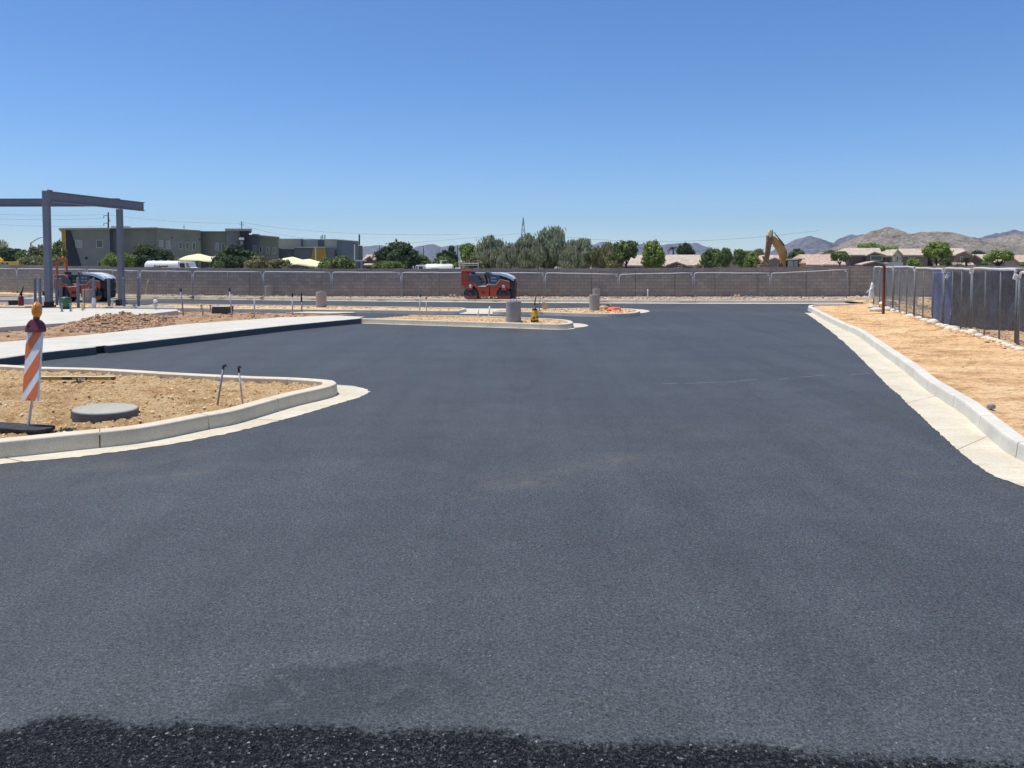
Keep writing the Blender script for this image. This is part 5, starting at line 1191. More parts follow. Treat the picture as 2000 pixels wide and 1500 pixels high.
for (px, y0) in [(616.5, 484), (692.5, 477)]:
    b = P(px, 524, Y2 - 14); t = P(px, y0, Y2 - 14); q = root('lamp_mast', 'slim pale mast %s' % ('before the mustard panel' if px < 650 else 'before the blue grey right end of the annexe'), 'mast', (b.x, b.y, 0), 'slim masts before the annexe'); MB().tube([(b.x, b.y, 0), t], [.14, .10], 8).build('mast_shaft', 'lamp_pale', q); MB().lathe([(.25, 0), (.25, .3)], (b.x, b.y, 0), n=12).build('mast_foot', 'kerb_mid', q)
# sign frame at right end
prism_px([(694.5, 508), (711, 508), (711, 510.2), (694.5, 510.2)], Y2 - 3, 3, 'porch_roof', 'roof_edge_light', s2)
MB().tube([P(706, 524, Y2 - 3), P(706, 510, Y2 - 3)], .2, 8).build('porch_post', 'mast_grey', s2)

# --- shade sails
def sail(lab, x0, x1, peaks, yedge, Y, dep):
    q = root('shade_sail', lab, 'shade sail', (P((x0 + x1) / 2, 510, Y).x, Y, 0), 'yellow shade sails')
    xa = P(x0, 510, Y).x; xb = P(x1, 510, Y).x; ze = lambda u: P(x0 + (x1 - x0) * u, yedge[0] + (yedge[1] - yedge[0]) * u + 4.0 * 4 * (u - .62) ** 2 * 0, Y).z
    nx, ny = 60, 14; vs = []; fs = []
    for j in range(ny + 1):
        v = j / ny
        for i in range(nx + 1):
            u = i / nx; prof = 0
            for (pu, ph, pw_) in peaks: prof = max(prof, ph * max(0, 1 - abs(u - pu) / pw_) ** 0.8)
            edge = min(1, min(u, 1 - u) / .10) ** .7
            k = math.sin(math.pi * v) ** .6
            z = ze(u) + (prof * edge) * k - .18 * math.sin(math.pi * ((u * 2) % 1)) * (1 - k)
            vs.append((xa + (xb - xa) * u, Y + dep * v, z))
    for j in range(ny):
        for i in range(nx): k = j * (nx + 1) + i; fs.append((k, k + 1, k + nx + 2, k + nx + 1))
    o_ = mesh_obj('canopy', vs, fs, 'sail', q, smooth=True); md = o_.modifiers.new('t', 'SOLIDIFY'); md.thickness = .03
    for u in (.02, .35, .68, .98):
        for v in (.05, .95): x = xa + (xb - xa) * u; MB().tube([(x, Y + dep * v, 0), (x, Y + dep * v, ze(u))], .09, 8).build('post', 'steel_base', q)
    return q
sail('larger yellow shade sail roof before the two storey building, behind the white tank truck', 342, 432, [(.28, 1.1, .5), (.75, .95, .45)], (507, 510.5), 128, 9)
sail('smaller yellow shade sail roof before the annexe between bushes', 533, 628, [(.25, 1.15, .5), (.6, 1.0, .5)], (513, 520), 128, 9)

# --- trucks
def wheel(o, x, y, r, w=.28):
    t = MB(); t.lathe([(r * .6, -w / 2), (r, -w / 2 + .03), (r, w / 2 - .03), (r * .6, w / 2)], (x, y, r), (0, 1, 0), 24); q = t.build('wheel', 'tyre', o)
    m = MB(); m.lathe([(r * .58, -w / 2 - .01), (r * .58, w / 2 + .01)], (x, y, r), (0, 1, 0), 18); m.build('rim', 'lamp_pale', q)
def tank_truck(lab, x0, x1, ytank, ycab, flip, Y, mat, txt):
    a = P(x0, ytank, Y); b = P(x1, ytank, Y); xa, xb = (a.x, b.x); w = xb - xa
    q = root('tank_truck', lab, 'truck', ((xa + xb) / 2, Y, 0), 'tank trucks behind the wall')
    f = (lambda u: xa + w * u) if not flip else (lambda u: xb - w * u)
    zt = a.z; rt = .78; zc = zt - rt
    m = MB(); m.lathe([(.35, 0), (rt * .86, .10), (rt, .28), (rt, w * .68 - .18), (rt * .9, w * .68), (.35, w * .68 + .06)], (f(0.01), Y + 1.0, zc), (1 if not flip else -1, 0, 0), 30); tk = m.build('tank', mat, q, smooth=True)
    for u in (.16, .30, .45): MB().lathe([(.16, rt - .03), (.16, rt + .06), (.05, rt + .08)], (f(u), Y + 1.0, zc), n=12).build('hatch', mat, tk)
    if txt:
        text_obj('C', .85, 'maroon_text', tk, (f(.17) - ORG[q.name].x, 1.0 - rt - .03 + .08, zc - ORG[q.name].z - .62), (math.pi / 2, 0, 0), 'logo', .03)
        text_obj('Equipment', .42, 'maroon_text', tk, (f(.36) - ORG[q.name].x, 1.0 - rt - .02, zc - .05), (math.pi / 2, 0, 0), 'lettering', .03)
        text_obj('Rental', .42, 'maroon_text', tk, (f(.33) - ORG[q.name].x, 1.0 - rt - .02, zc - .46), (math.pi / 2, 0, 0), 'lettering', .03)
    else:
        MB().lathe([(.12, 0), (.12, .38), (.15, .40)], (f(.32), Y + 1.0, zt - .02), n=12).build('vent_stack', mat, tk); MB().box((f(.25), Y + 1.0, zt + .42), (.9, .3, .08)).build('spray_bar', 'truck_white', tk)
    zcab = P(0, ycab, Y).z; sgn = 1 if not flip else -1
    c0_, c1 = .70, .985
    poly = [(f(.695), 1.0), (f(.695), zcab - .02), (f(.72), zcab), (f(.905), zcab - .04), (f(.945), zcab - .75), (f(1.0), zcab - .85), (f(1.0), .6), (f(.695), .6)]
    m = MB(); m.prism([(x, Y, z) for x, z in poly], (0, 2.1, 0)); cab = m.build('cab', 'truck_white', q, bevel=.06)
    m = MB(); m.prism([(f(.745), Y - .012, zcab - .2), (f(.83), Y - .012, zcab - .2), (f(.845), Y - .012, zcab - .78), (f(.76), Y - .012, zcab - .78), (f(.735), Y - .012, zcab - .55)], (0, .02, 0)); m.build('side_window', 'glass_dark', cab)
    m = MB(); m.prism([(f(.86), Y - .012, zcab - .15), (f(.90), Y - .012, zcab - .15), (f(.938), Y - .012, zcab - .74), (f(.875), Y - .012, zcab - .74)], (0, 2.12, 0)); m.build('windscreen', 'glass_pale', cab)
    MB().box((f(.96), Y - .25, zcab - .4), (.12, .2, .5)).build('mirror', 'truck_white', cab, bevel=.02)
    m = MB(); m.bx(min(f(0.0), f(.98)), max(f(0.0), f(.98)), Y + .4, Y + 1.7, .75, .98); m.build('chassis', 'black_part', q)
    for u in (.12, .26, .84):
        for y in (.2, 1.9): wheel(q, f(u), Y + y, .5)
    return q
tank_truck('white tank truck with maroon lettering peeking over the wall below the first yellow sail', 277, 377, 509.3, 511, False, 100, 'truck_white', True)
tank_truck('cream tank truck with white cab facing left, low behind the wall left of the roller', 804.5, 886, 515.5, 517.3, True, 96, 'truck_cream', False)
# items by the second truck
b = P(898, 524, 95); t = P(897, 491, 95); q = root('sign_gantry', 'slim pale post with rails standing right of the cream truck', 'post', (b.x, b.y, 0)); MB().tube([(b.x, b.y, 0), t], .09, 8).build('post_shaft', 'lamp_pale', q)
for y in (514.5, 518): MB().tube([P(898, y, 95), P(934, y, 95)], .06, 6).build('rail', 'lamp_pale', q)
MB().tube([P(934, 524, 95) - Vector((0, 0, 1)), P(934, 512, 95)], .06, 6).build('end_post', 'lamp_pale', q)
for (px, lab) in [(891, 'left'), (896, 'right')]:
    c = P(px, 523, 92); q = root('white_pickup', 'small white vehicle roof showing over the wall beside the cream truck, ' + lab + ' one', 'vehicle', (c.x, c.y, 0)); w = .16
    MB().bx(c.x - w, c.x + w, c.y, c.y + 1.6, .5, c.z).build('body', 'truck_white', q, bevel=.05); MB().lathe([(.3, 0), (.3, .1)], (c.x, c.y - .05, .3), (0, 1, 0), 14).build('wheel', 'tyre', q)

# --- excavator
YE = 105
E = lambda zx, zy: (1460 + zx * .08, 430 + zy * .08)
ex = root('excavator', 'yellow excavator with raised bent boom behind the wall', 'excavator', (P(1530, 520, YE).x, YE, 0))
def epoly(pts, dy, th, name, mat, parent=ex, bevel=.05): return prism_px([E(*p) for p in pts], YE + dy, th, name, mat, parent, bevel)
boom = epoly([(615, 400), (660, 385), (760, 470), (900, 610), (950, 720), (968, 960), (968, 1200), (870, 1200), (850, 1050), (800, 830), (720, 700), (640, 560)], .2, .8, 'boom', 'cat_yellow')
stk = epoly([(560, 235), (620, 232), (625, 290), (615, 560), (585, 620), (560, 780), (540, 900), (500, 900), (450, 860), (470, 700), (490, 520), (492, 400), (520, 280)], -.1, .7, 'stick', 'cat_rusty')
epoly([(545, 240), (612, 236), (600, 300), (570, 420), (495, 370), (515, 290)], -.16, .5, 'stick_head_lit', 'stick_sunlit' if 'stick_sunlit' in MATS else 'cat_yellow', stk, .03)  # pale overlay paints the sunlight on the upper left of the stick
MB().tube([P(*E(640, 290), YE + .2), P(*E(800, 490), YE + .1), P(*E(900, 620), YE + .1)], [.05, .09, .09], 8).build('stick_cylinder', 'black_part', ex)
MB().tube([P(*E(480, 520), YE - .2), P(*E(460, 740), YE - .2), P(*E(430, 880), YE - .2)], [.12, .11, .06], 8).build('bucket_cylinder', 'cat_rusty', stk)
MB().tube([P(*E(940, 740), YE - .1), P(*E(960, 1000), YE - .1)], [.13, .13], 8).build('boom_cylinder', 'cat_rusty', ex)
MB().tube([P(*E(590, 560), YE - .2), P(*E(640, 590), YE - .2), P(*E(620, 650), YE - .2), P(*E(580, 630), YE - .2)], .025, 6).build('hose', 'black_part', ex)
epoly([(380, 880), (540, 880), (530, 960), (490, 1020), (450, 1000), (360, 1080), (330, 1050), (420, 980)], -.2, .6, 'linkage', 'cat_rusty')
bk = MB(); bc = P(*E(400, 1130), YE); bk.prism([bc + Vector((x, -.5, z)) for x, z in [(-.75, .25), (.1, .35), (.75, .2), (.7, -.5), (.2, -1.0), (-.4, -.9), (-.8, -.3)]], (0, 1.2, 0)); bk.build('bucket', 'cat_rusty', ex, bevel=.05)
for k in range(4): MB().box(bc + Vector((-.8, -.4 + .33 * k, -.35)), (.3, .12, .1)).build('bucket_tooth', 'galv', ex)
cab = epoly([(965, 980), (1000, 952), (1245, 955), (1260, 985), (1262, 1500), (960, 1500)], -.2, 1.6, 'cab', 'black_part')
for (p0_, p1_) in [((985, 985), (1120, 1135)), ((1140, 990), (1225, 1135))]: epoly([p0_, (p1_[0], p0_[1]), (p1_[0], 1135), (p0_[0], 1135)], -.26, .05, 'cab_window', 'glass_pale', cab, 0)
epoly([(960, 955), (1250, 950), (1250, 968), (960, 972)], -.4, 2, 'cab_roof', 'lamp_pale', cab, .02)
epoly([(1270, 1050), (1430, 1040), (1430, 1500), (1265, 1500)], 0, 2.6, 'engine_cover', 'cat_yellow')
epoly([(760, 1070), (850, 1050), (850, 1500), (760, 1500)], .2, .5, 'boom_foot', 'cat_rusty')
xc = P(1545, 520, YE).x; m = MB(); m.bx(xc - 2.3, xc + 2.3, YE - .5, YE + 2.6, .95, 1.35); m.build('turntable', 'cat_yellow', ex, bevel=.05)
for y in (-.5, 2.0): m = MB(); m.prism([(xc + x, YE + y, z) for x, z in [(-2.3, .4), (-2.0, .05), (2.0, .05), (2.3, .4), (2.1, .85), (-2.1, .85)]], (0, .6, 0)); m.build('track', 'tyre', ex, bevel=.05)

# --- yellow machine at far left
Ym = 75; c = P(3, 512, Ym); q = root('yellow_loader', 'yellow loader machine showing over the wall at the far left edge', 'machine', (c.x, Ym, 0))
prism_px([(-60, 511), (17, 511), (18, 530), (-60, 530)], Ym, 1.6, 'body', 'machine_yellow', q, .05); prism_px([(-25, 490), (-20, 489), (4, 508), (2, 512), (-30, 511)], Ym + .3, .3, 'loader_arm', 'machine_yellow', q, .03)
prism_px([(-58, 492), (-32, 492), (-30, 511), (-60, 511)], Ym + .1, 1.3, 'cab', 'glass_dark', q, .03); prism_px([(2, 513), (6, 512), (6, 518), (2, 518)], Ym - .06, .1, 'vent', 'black_part', q); prism_px([(11, 513), (15, 512.5), (15, 518), (11, 518)], Ym - .06, .1, 'vent', 'black_part', q)
for x in (-50, 5): cc = P(x, 530, Ym); t = MB(); t.lathe([(.4, -.2), (.62, -.17), (.62, .17), (.4, .2)], (cc.x, Ym - .1, .62), (0, 1, 0), 20); t.build('wheel', 'tyre', q)

# --- street lamp and sign, poles, tower
Yp = 135
b = P(60, 520, Yp); q = root('street_lamp', 'tall street lamp with curved arm at far left behind the wall', 'street lamp', (b.x, Yp, 0))
MB().tube([(b.x, Yp, 0), P(60.3, 474, Yp)], [.16, .11], 8).build('pole', 'mast_grey', q); MB().tube([P(60.3, 475, Yp), P(66, 471, Yp), P(74, 466, Yp), P(80, 464, Yp), P(85, 463.8, Yp), P(92, 464.5, Yp)], [.09, .08, .07, .06, .06, .06], 8).build('arm', 'mast_grey', q, smooth=True)
MB().box(P(95, 465, Yp), (.7, .3, .14)).build('lamp_head', 'mast_grey', q, bevel=.03)
MB().tube([P(60, 494, Yp), P(76, 492, Yp), P(80, 496.5, Yp), P(92, 492, Yp)], .06, 6).build('signal_arm', 'mast_grey', q)
MB().box(P(67.5, 493.5, Yp) + Vector((0, -.1, 0)), (1.25, .05, .42)).build('street_sign', 'sign_green', q)
b = P(19.5, 520, Yp); q = root('signal_pole', 'grey signal pole with short rods among the trees at far left', 'pole', (b.x, Yp, 0)); MB().tube([(b.x, Yp, 0), P(19, 487, Yp)], .1, 8).build('pole', 'mast_grey', q); MB().tube([P(14, 487, Yp), P(19.5, 487.5, Yp)], .08, 6).build('arm', 'mast_grey', q); MB().tube([P(19.5, 508.5, Yp - .1), P(23.5, 504, Yp - .1)], .08, 6).build('bracket', 'lamp_pale', q)
YW = 230
poles = [(211.5, 414.5, 'tall dark utility pole with hooked arms just left of the right canopy column', True, YW), (472, 432, 'dark utility pole above the tower roof of the two storey building', False, YW + 40), (359.5, 437, 'short spike shaped pole above the roof right of the canopy', False, YW + 60), (741.5, 480, 'thin far pole left of the big dark tree', False, YW + 120), (827, 482, 'thin far pole against the hills right of the big dark tree', False, YW + 120), (893.5, 478.5, 'thin far pole against the hills left of the pale green tree', False, YW + 120)]
PT = []
for (px, yt, lab, arms, Y) in poles:
    b = P(px, 513, Y); t = P(px, yt, Y); q = root('utility_pole', lab, 'utility pole', (b.x, Y, 0), 'utility poles behind the buildings')
    MB().tube([(b.x, Y, 0), t], [.30 if arms else .22, .2 if arms else .15] if px != 359.5 else [.5, .05], 8).build('pole', 'wood_pole', q)
    if arms:
        for yy in (421, 436):
            MB().tube([P(px, yy + 1, Y), P(px - 4, yy - .3, Y), P(px - 8.5, yy, Y), P(px - 8.8, yy + 5, Y)], .1, 6).build('arm', 'wood_pole', q)
        MB().tube([P(px, 430.5, Y), P(px + 3, 429, Y), P(px + 3.2, 433, Y)], .1, 6).build('arm', 'wood_pole', q)
    else:
        MB().box(P(px, yt + 6, Y), (1.8 if px == 472 else .9, .12, .12)).build('arm', 'wood_pole', q)
def wire(pts, Y, lab):
    P3 = [P(a, b, Y) for a, b in pts]; n = 24; out = []
    for i in range(n + 1):
        t = i / n
        out.append(P3[0] * (1 - t) ** 2 + P3[1] * 2 * t * (1 - t) + P3[2] * t * t)
    o_ = MB().tube(out, .035, 4).build('power_line', 'mast_grey', None); tagit(o_, lab, 'power line', 'overhead power lines')
for (pts, lab) in [([(-150, 412), (60, 424), (202.7, 419)], 'topmost left power line passing behind the left column'), ([(-150, 420), (60, 434), (202.7, 426)], 'second left power line behind the left column'), ([(-150, 428), (60, 447), (202.7, 441)], 'third left power line behind the left column'), ([(214, 420), (340, 437), (470, 436)], 'power line from the tall pole over the roof to the tower pole'), ([(473, 440), (560, 468), (700, 472)], 'power line sloping down right from the tower pole'), ([(473, 434), (620, 462), (900, 458)], 'faint line running right over the annexe'), ([(760, 478), (880, 468), (1015, 456)], 'faint power line left of the lattice tower'), ([(1030, 455), (1300, 490), (1600, 450)], 'faint power line right of the lattice tower')]:
    wire(pts, YW, lab)
# lattice tower
YT = 420; q = root('lattice_tower', 'narrow tapering steel lattice tower above the tall trees', 'tower', (P(1022, 513, YT).x, YT, 0))
apex = P(1022, 424, YT); hw = 8 * YT / FPX
m = MB(); zs = [0, 5, 10, 14, 17.5, 20.5, apex.z - 2.2, apex.z]
def leg(sx_, sy_, z): k = 1 - z / (apex.z + 1); 
for sx_ in (-1, 1):
    for sy_ in (-1, 1): m.tube([(apex.x + sx_ * hw * 1.3, YT + sy_ * hw * 1.3, 0), (apex.x, YT, apex.z)], .18, 5)
m.build('tower_legs', 'mast_grey', q)
m = MB()
for z in zs[1:-1]:
    w_ = hw * 1.3 * (1 - z / apex.z)
    c4 = [(apex.x + a * w_, YT + b_ * w_, z) for a, b_ in ((-1, -1), (1, -1), (1, 1), (-1, 1))]
    for k in range(4): m.tube([c4[k], c4[(k + 1) % 4]], .12, 4)
for z0_, z1_ in zip(zs[:-2], zs[1:-1]):
    w0 = hw * 1.3 * (1 - z0_ / apex.z); w1 = hw * 1.3 * (1 - z1_ / apex.z)
    m.tube([(apex.x - w0, YT - w0, z0_), (apex.x + w1, YT - w1, z1_)], .1, 4); m.tube([(apex.x + w0, YT - w0, z0_), (apex.x - w1, YT - w1, z1_)], .1, 4)
m.build('cross_bracing', 'mast_grey', q)

# --- houses
def house(lab, Y, spec, hx):
    q = root('house', lab, 'house', (P(hx, 513, Y).x, Y, 0), 'tile roofed houses beyond the wall')
    for it in spec:
        k = it[0]
        if k == 'wall': _, x0, x1, yt, dy, dep, mt = it; wall_px(x0, x1, yt, Y + dy, dep, 'wall', mt, q)
        elif k == 'roof':   # side roof: ridge x0..x1 at yr, eave e0..e1 at ye
            _, r0, r1, yr, e0, e1, ye, dy, run, mt = it
            A, B = P(r0, yr, Y + dy + run), P(r1, yr, Y + dy + run); C, D = P(e1, ye, Y + dy), P(e0, ye, Y + dy)
            A2, B2 = P(r0, yr, Y + dy + run), P(r1, yr, Y + dy + run)
            zr = P(r0, yr, Y + dy + run).z
            back1 = Vector((C.x, Y + dy + 2 * run, C.z)); back2 = Vector((D.x, Y + dy + 2 * run, D.z)); th = Vector((0, 0, -.28))
            m = MB(); vs = [D, C, B, A, back2, back1]; vs2 = [v + th for v in vs]
            m.add(vs + vs2, [(0, 1, 2, 3), (3, 2, 5, 4), (0, 3, 4), (1, 5, 2), (6, 9, 8, 7), (9, 10, 11, 8), (0, 6, 7, 1), (4, 5, 11, 10), (0, 4, 10, 6), (1, 7, 11, 5)])
            rf = m.build('roof', mt, q)
            MB().bx(D.x, C.x, Y + dy - .12, Y + dy - .003, C.z - .34, C.z - .05).build('fascia', 'fascia', rf)
        elif k == 'gable':  # gable facing camera: left eave, peak, right eave; wall to ground
            _, xl, yl, xp, yp, xr, yr_, dy, dep, mt, rmt = it
            l, p_, r = P(xl, yl, Y + dy), P(xp, yp, Y + dy), P(xr, yr_, Y + dy); ins = .35
            m = MB(); m.prism([Vector((l.x + ins, Y + dy + .5, -.02)), Vector((r.x - ins, Y + dy + .5, -.02)), Vector((r.x - ins, Y + dy + .5, r.z - .1)), Vector((p_.x, Y + dy + .5, p_.z - .3)), Vector((l.x + ins, Y + dy + .5, l.z - .1))], (0, dep - .5, 0)); m.build('wall', mt, q)
            th = Vector((0, 0, -.25)); m = MB(); m.prism([l, p_, r, r + th, p_ + th, l + th], (0, dep, 0)); rf = m.build('roof', rmt, q)
            m = MB(); f2 = Vector((0, -.1, .03)); m.prism([l + f2, p_ + f2, r + f2, r + th + f2, p_ + th + f2, l + th + f2], (0, .09, 0)); m.build('fascia', 'fascia', rf)
        elif k == 'win': _, x0, x1, y0, y1, dy = it; window_px(x0, x1, y0, y1, Y + dy, q, 'glass_dark', 'stucco_cream')
    return q
H = 185
house('brown gabled house between the annexe and the big dark tree', H, [('roof', 716, 745, 497, 706, 752, 510, 2, 6, 'tile_pink'), ('wall', 708, 750, 511, 3, 10, 'stucco_brown'), ('gable', 704, 512, 722, 500, 742, 520, -2, 8, 'stucco_brown', 'tile_pink'), ('win', 720, 726, 514, 520, -1.5), ('roof', 712, 736, 514.5, 710, 738, 517.2, -6, 2, 'tile_tan')], 725)
house('pale tiled roof peeking right of the pale green tree', H, [('roof', 905, 924, 497.5, 898, 928, 512, 0, 6, 'tile_tan'), ('wall', 900, 926, 512, 1, 10, 'stucco_tan'), ('win', 908, 914, 514, 519, 1)], 912)
house('low tan roofed house between the two bright trees left of the palm', H, [('roof', 1222, 1258, 498, 1214, 1262, 518, 0, 7, 'tile_tan'), ('wall', 1217, 1260, 518.5, 1, 11, 'stucco_brown'), ('win', 1254, 1266, 519, 524, .5), ('win', 1272, 1284, 519, 524, .5), ('wall', 1250, 1290, 518.5, 2, 6, 'stucco_grey')], 1240)
house('wide tan tiled house with small dark gable under the palm', H, [('roof', 1302, 1370, 497.5, 1298, 1371, 518, 0, 7, 'tile_tan'), ('wall', 1300, 1370, 519, 1, 12, 'stucco_grey'), ('gable', 1300, 518, 1321, 511, 1344, 519, -3, 6, 'stucco_brown', 'tile_tan'), ('win', 1324, 1332, 518, 523, -2.6)], 1335)
house('low gabled house with light trim left of the excavator', H, [('gable', 1392, 517, 1420, 504.5, 1452, 517, 2, 10, 'stucco_grey', 'tile_tan'), ('gable', 1402, 519, 1426, 508, 1458, 519.5, -2, 8, 'stucco_tan', 'tile_tan'), ('win', 1427, 1433, 512, 516, -1.6)], 1425)
house('pinkish tiled house seen behind the excavator arm', H, [('roof', 1488, 1520, 498, 1474, 1530, 513, 0, 7, 'tile_pink'), ('wall', 1476, 1528, 513, 1, 11, 'stucco_grey'), ('gable', 1472, 518, 1486, 510, 1530, 522, -3, 7, 'stucco_brown', 'tile_pink'), ('win', 1500, 1508, 517, 522, -2.6), ('gable', 1500, 508, 1513, 503, 1528, 509, -4, 5, 'stucco_grey', 'tile_pink')], 1500)
house('single storey house with wide pink tiled roof right of the excavator', H, [('roof', 1561, 1636, 496.8, 1573, 1640, 516.8, 0, 8, 'tile_pink'), ('wall', 1572, 1640, 517, 1, 14, 'stucco_brown'), ('wall', 1558.5, 1572, 505, 4, 10, 'stucco_grey'), ('win', 1596, 1606, 518.5, 523, .8), ('roof', 1620, 1650, 509, 1608, 1652, 516.5, -2, 3, 'tile_pink')], 1605)
house('two storey dark brown house with side wall coloured as sunlit below the rocky hill', H, [('roof', 1651, 1718, 484.2, 1660, 1724, 497.4, 0, 7, 'tile_tan'), ('wall', 1661, 1729, 497.6, .8, 13, 'stucco_brown'), ('wall', 1648, 1661, 494, 1.5, 11, 'stucco_tan'), ('gable', 1693, 498, 1708, 491.6, 1730, 498, -1.2, 6, 'stucco_brown', 'tile_tan'), ('win', 1700, 1723, 499, 508.8, -.8), ('gable', 1684, 516, 1711, 509.5, 1734, 516, -4, 5, 'stucco_brown', 'tile_tan')], 1690)  # paler stucco on the side wall stands in for sunlight
house('two storey house with pale cream gable right of the dark brown one', H, [('roof', 1757, 1812, 485.8, 1764, 1816, 498, 0, 7, 'tile_tan'), ('roof', 1742, 1754, 487, 1730, 1752, 499, -.5, 6, 'tile_tan'), ('wall', 1729, 1812, 498.4, 1, 13, 'stucco_grey'), ('gable', 1743, 499, 1753.5, 487, 1766, 500, -1, 6, 'stucco_cream', 'tile_tan'), ('win', 1750, 1754.5, 500, 511, -.6), ('win', 1756, 1763, 503, 507, -.6), ('win', 1774, 1788, 498.8, 504, .8), ('wall', 1733, 1764, 512, -3, 4, 'stucco_cream')], 1770)
house('two storey tan house directly right of the prominent green tree', H, [('roof', 1842, 1880, 484.6, 1850, 1896, 497.4, 0, 7, 'tile_tan'), ('wall', 1836, 1898, 498, 1, 13, 'stucco_grey'), ('gable', 1866, 497.5, 1885, 490, 1902, 499.5, -1.5, 7, 'stucco_grey', 'tile_tan'), ('win', 1875, 1880, 501, 508, -1.1), ('roof', 1846, 1900, 513, 1842, 1904, 517.5, -4, 2, 'tile_pink')], 1870)
house('low house with sloping tan roof left of the feathery tree at the right', H, [('roof', 1904, 1930, 496.5, 1914, 1945, 512, 0, 6, 'tile_tan'), ('gable', 1893, 511, 1903, 496.5, 1932, 515, -1, 7, 'stucco_brown', 'tile_tan'), ('wall', 1912, 1944, 512.5, 1, 10, 'stucco_tan'), ('win', 1916, 1924, 514, 519, .6)], 1920)
house('pink tan roofed house at the right picture edge', H, [('roof', 1975, 2030, 498, 1985, 2040, 511.5, 0, 6, 'tile_pink'), ('gable', 1963, 509, 1972, 498.5, 1996, 516, -1, 7, 'stucco_tan', 'tile_pink'), ('wall', 1975, 2040, 511.5, 1, 10, 'stucco_brown'), ('win', 1990, 1996, 513, 518, .6)], 1990)

# ================================================================== TREES
TREES = []
def tree(lab, x0, x1, yt, Y, kind='leaf_mid', shape='round', n=2600, leaf=None, seed=None, yb=516, trunk='bark', cat='tree', name='tree', grp='trees beyond the wall', low=None, droop=0.0):
    seed = int(x0 * 13 + yt) if seed is None else seed; rng = random.Random(seed)
    xc = (x0 + x1) / 2; base = P(xc, 513, Y); w = (x1 - x0) * Y / FPX * (1.18 if shape == 'willow' else 1.06); top = P(xc, yt, Y).z
    bx_, by_ = base.x, Y
    lowz = (top * 0.14 if shape != 'willow' else .2) if low is None else low
    q = root(name, lab, cat, (bx_, by_, 0), grp)
    h = top - lowz; cz = lowz + h * .5
    n = int(n * 1.3); lf = leaf or max(.10, min(.30, w * .035 + .07)) * (Y / 120) ** .5
    clumps = []
    nc = {'round': 34, 'wispy': 30, 'willow': 40, 'umbrella': 30}[shape]
    for k in range(nc):
        while True:
            a = rng.uniform(0, 2 * math.pi); b_ = rng.uniform(-.95, 1); rad = rng.uniform(.45, 1) ** .6
            cs = math.sqrt(max(0, 1 - b_ * b_)); x, y, z = math.cos(a) * cs * rad, math.sin(a) * cs * rad, b_ * rad
            if shape == 'umbrella' and z < -.35: continue
            break
        s_ = {'round': rng.uniform(.22, .34), 'wispy': rng.uniform(.16, .28), 'willow': rng.uniform(.18, .30), 'umbrella': rng.uniform(.20, .30)}[shape]
        px_, pz = x * (1 - s_ * .8), z * (1 - s_ * .8)
        if shape == 'umbrella': pz = z * .75 + .12
        clumps.append((bx_ + px_ * w / 2, by_ + y * (1 - s_ * .8) * w / 2, cz + pz * h / 2, s_ * w / 2 * rng.uniform(.9, 1.25), s_ * h / 2 * rng.uniform(.8, 1.2)))
    vs = []; fs = []
    for i in range(n):
        cx, cy, czz, cr, ch_ = clumps[rng.randrange(nc)]
        while True:
            dx, dy, dz = rng.uniform(-1, 1), rng.uniform(-1, 1), rng.uniform(-1, 1); r2 = dx * dx + dy * dy + dz * dz
            if .12 < r2 < 1: break
        ext = 1.0 + (rng.uniform(.1, .55) if rng.random() < .16 else 0)
        p = Vector((cx + dx * cr * ext, cy + dy * cr * ext, czz + dz * ch_ * ext))
        if p.z < .3: continue
        nrm_ = Vector((dx + rng.uniform(-.8, .8), dy + rng.uniform(-.8, .8), dz + .25 + rng.uniform(-.8, .8))).normalized()
        t1 = nrm_.orthogonal().normalized(); t1 = Matrix.Rotation(rng.uniform(0, 6.28), 3, nrm_) @ t1; t2 = nrm_.cross(t1)
        s1 = lf * rng.uniform(.6, 1.25); s2 = s1 * rng.uniform(.45, .8)
        if shape in ('willow', 'wispy'): 
            t1 = (Vector((rng.uniform(-.5, .5), rng.uniform(-.5, .5), -1 if shape == 'willow' else rng.uniform(-.6, 1)))).normalized(); t2 = t1.cross(nrm_).normalized(); s1 *= 1.5; s2 *= .55
        k = len(vs); vs += [p - t1 * s1, p - t2 * s2, p + t1 * s1, p + t2 * s2]; fs.append((k, k + 1, k + 2, k + 3))
    mesh_obj('crown', vs, fs, kind, q)
    m = MB(); tr = max(.10, w * .035); fork = Vector((bx_, by_, lowz + h * .12))
    m.tube([(bx_, by_, -.05), (bx_ + tr * .5, by_, fork.z * .5), fork], [tr * 1.3, tr, tr * .85], 8)
    for k in range(6):
        c_ = clumps[rng.randrange(nc)]; e = Vector(c_[:3]); mid = fork.lerp(e, .5) + Vector((rng.uniform(-.1, .1) * w, 0, -.05 * h)); m.tube([fork, mid, e], [tr * .6, tr * .35, tr * .12], 6)
    m.build('trunk', trunk, q, smooth=True)
    TREES.append(q); return q
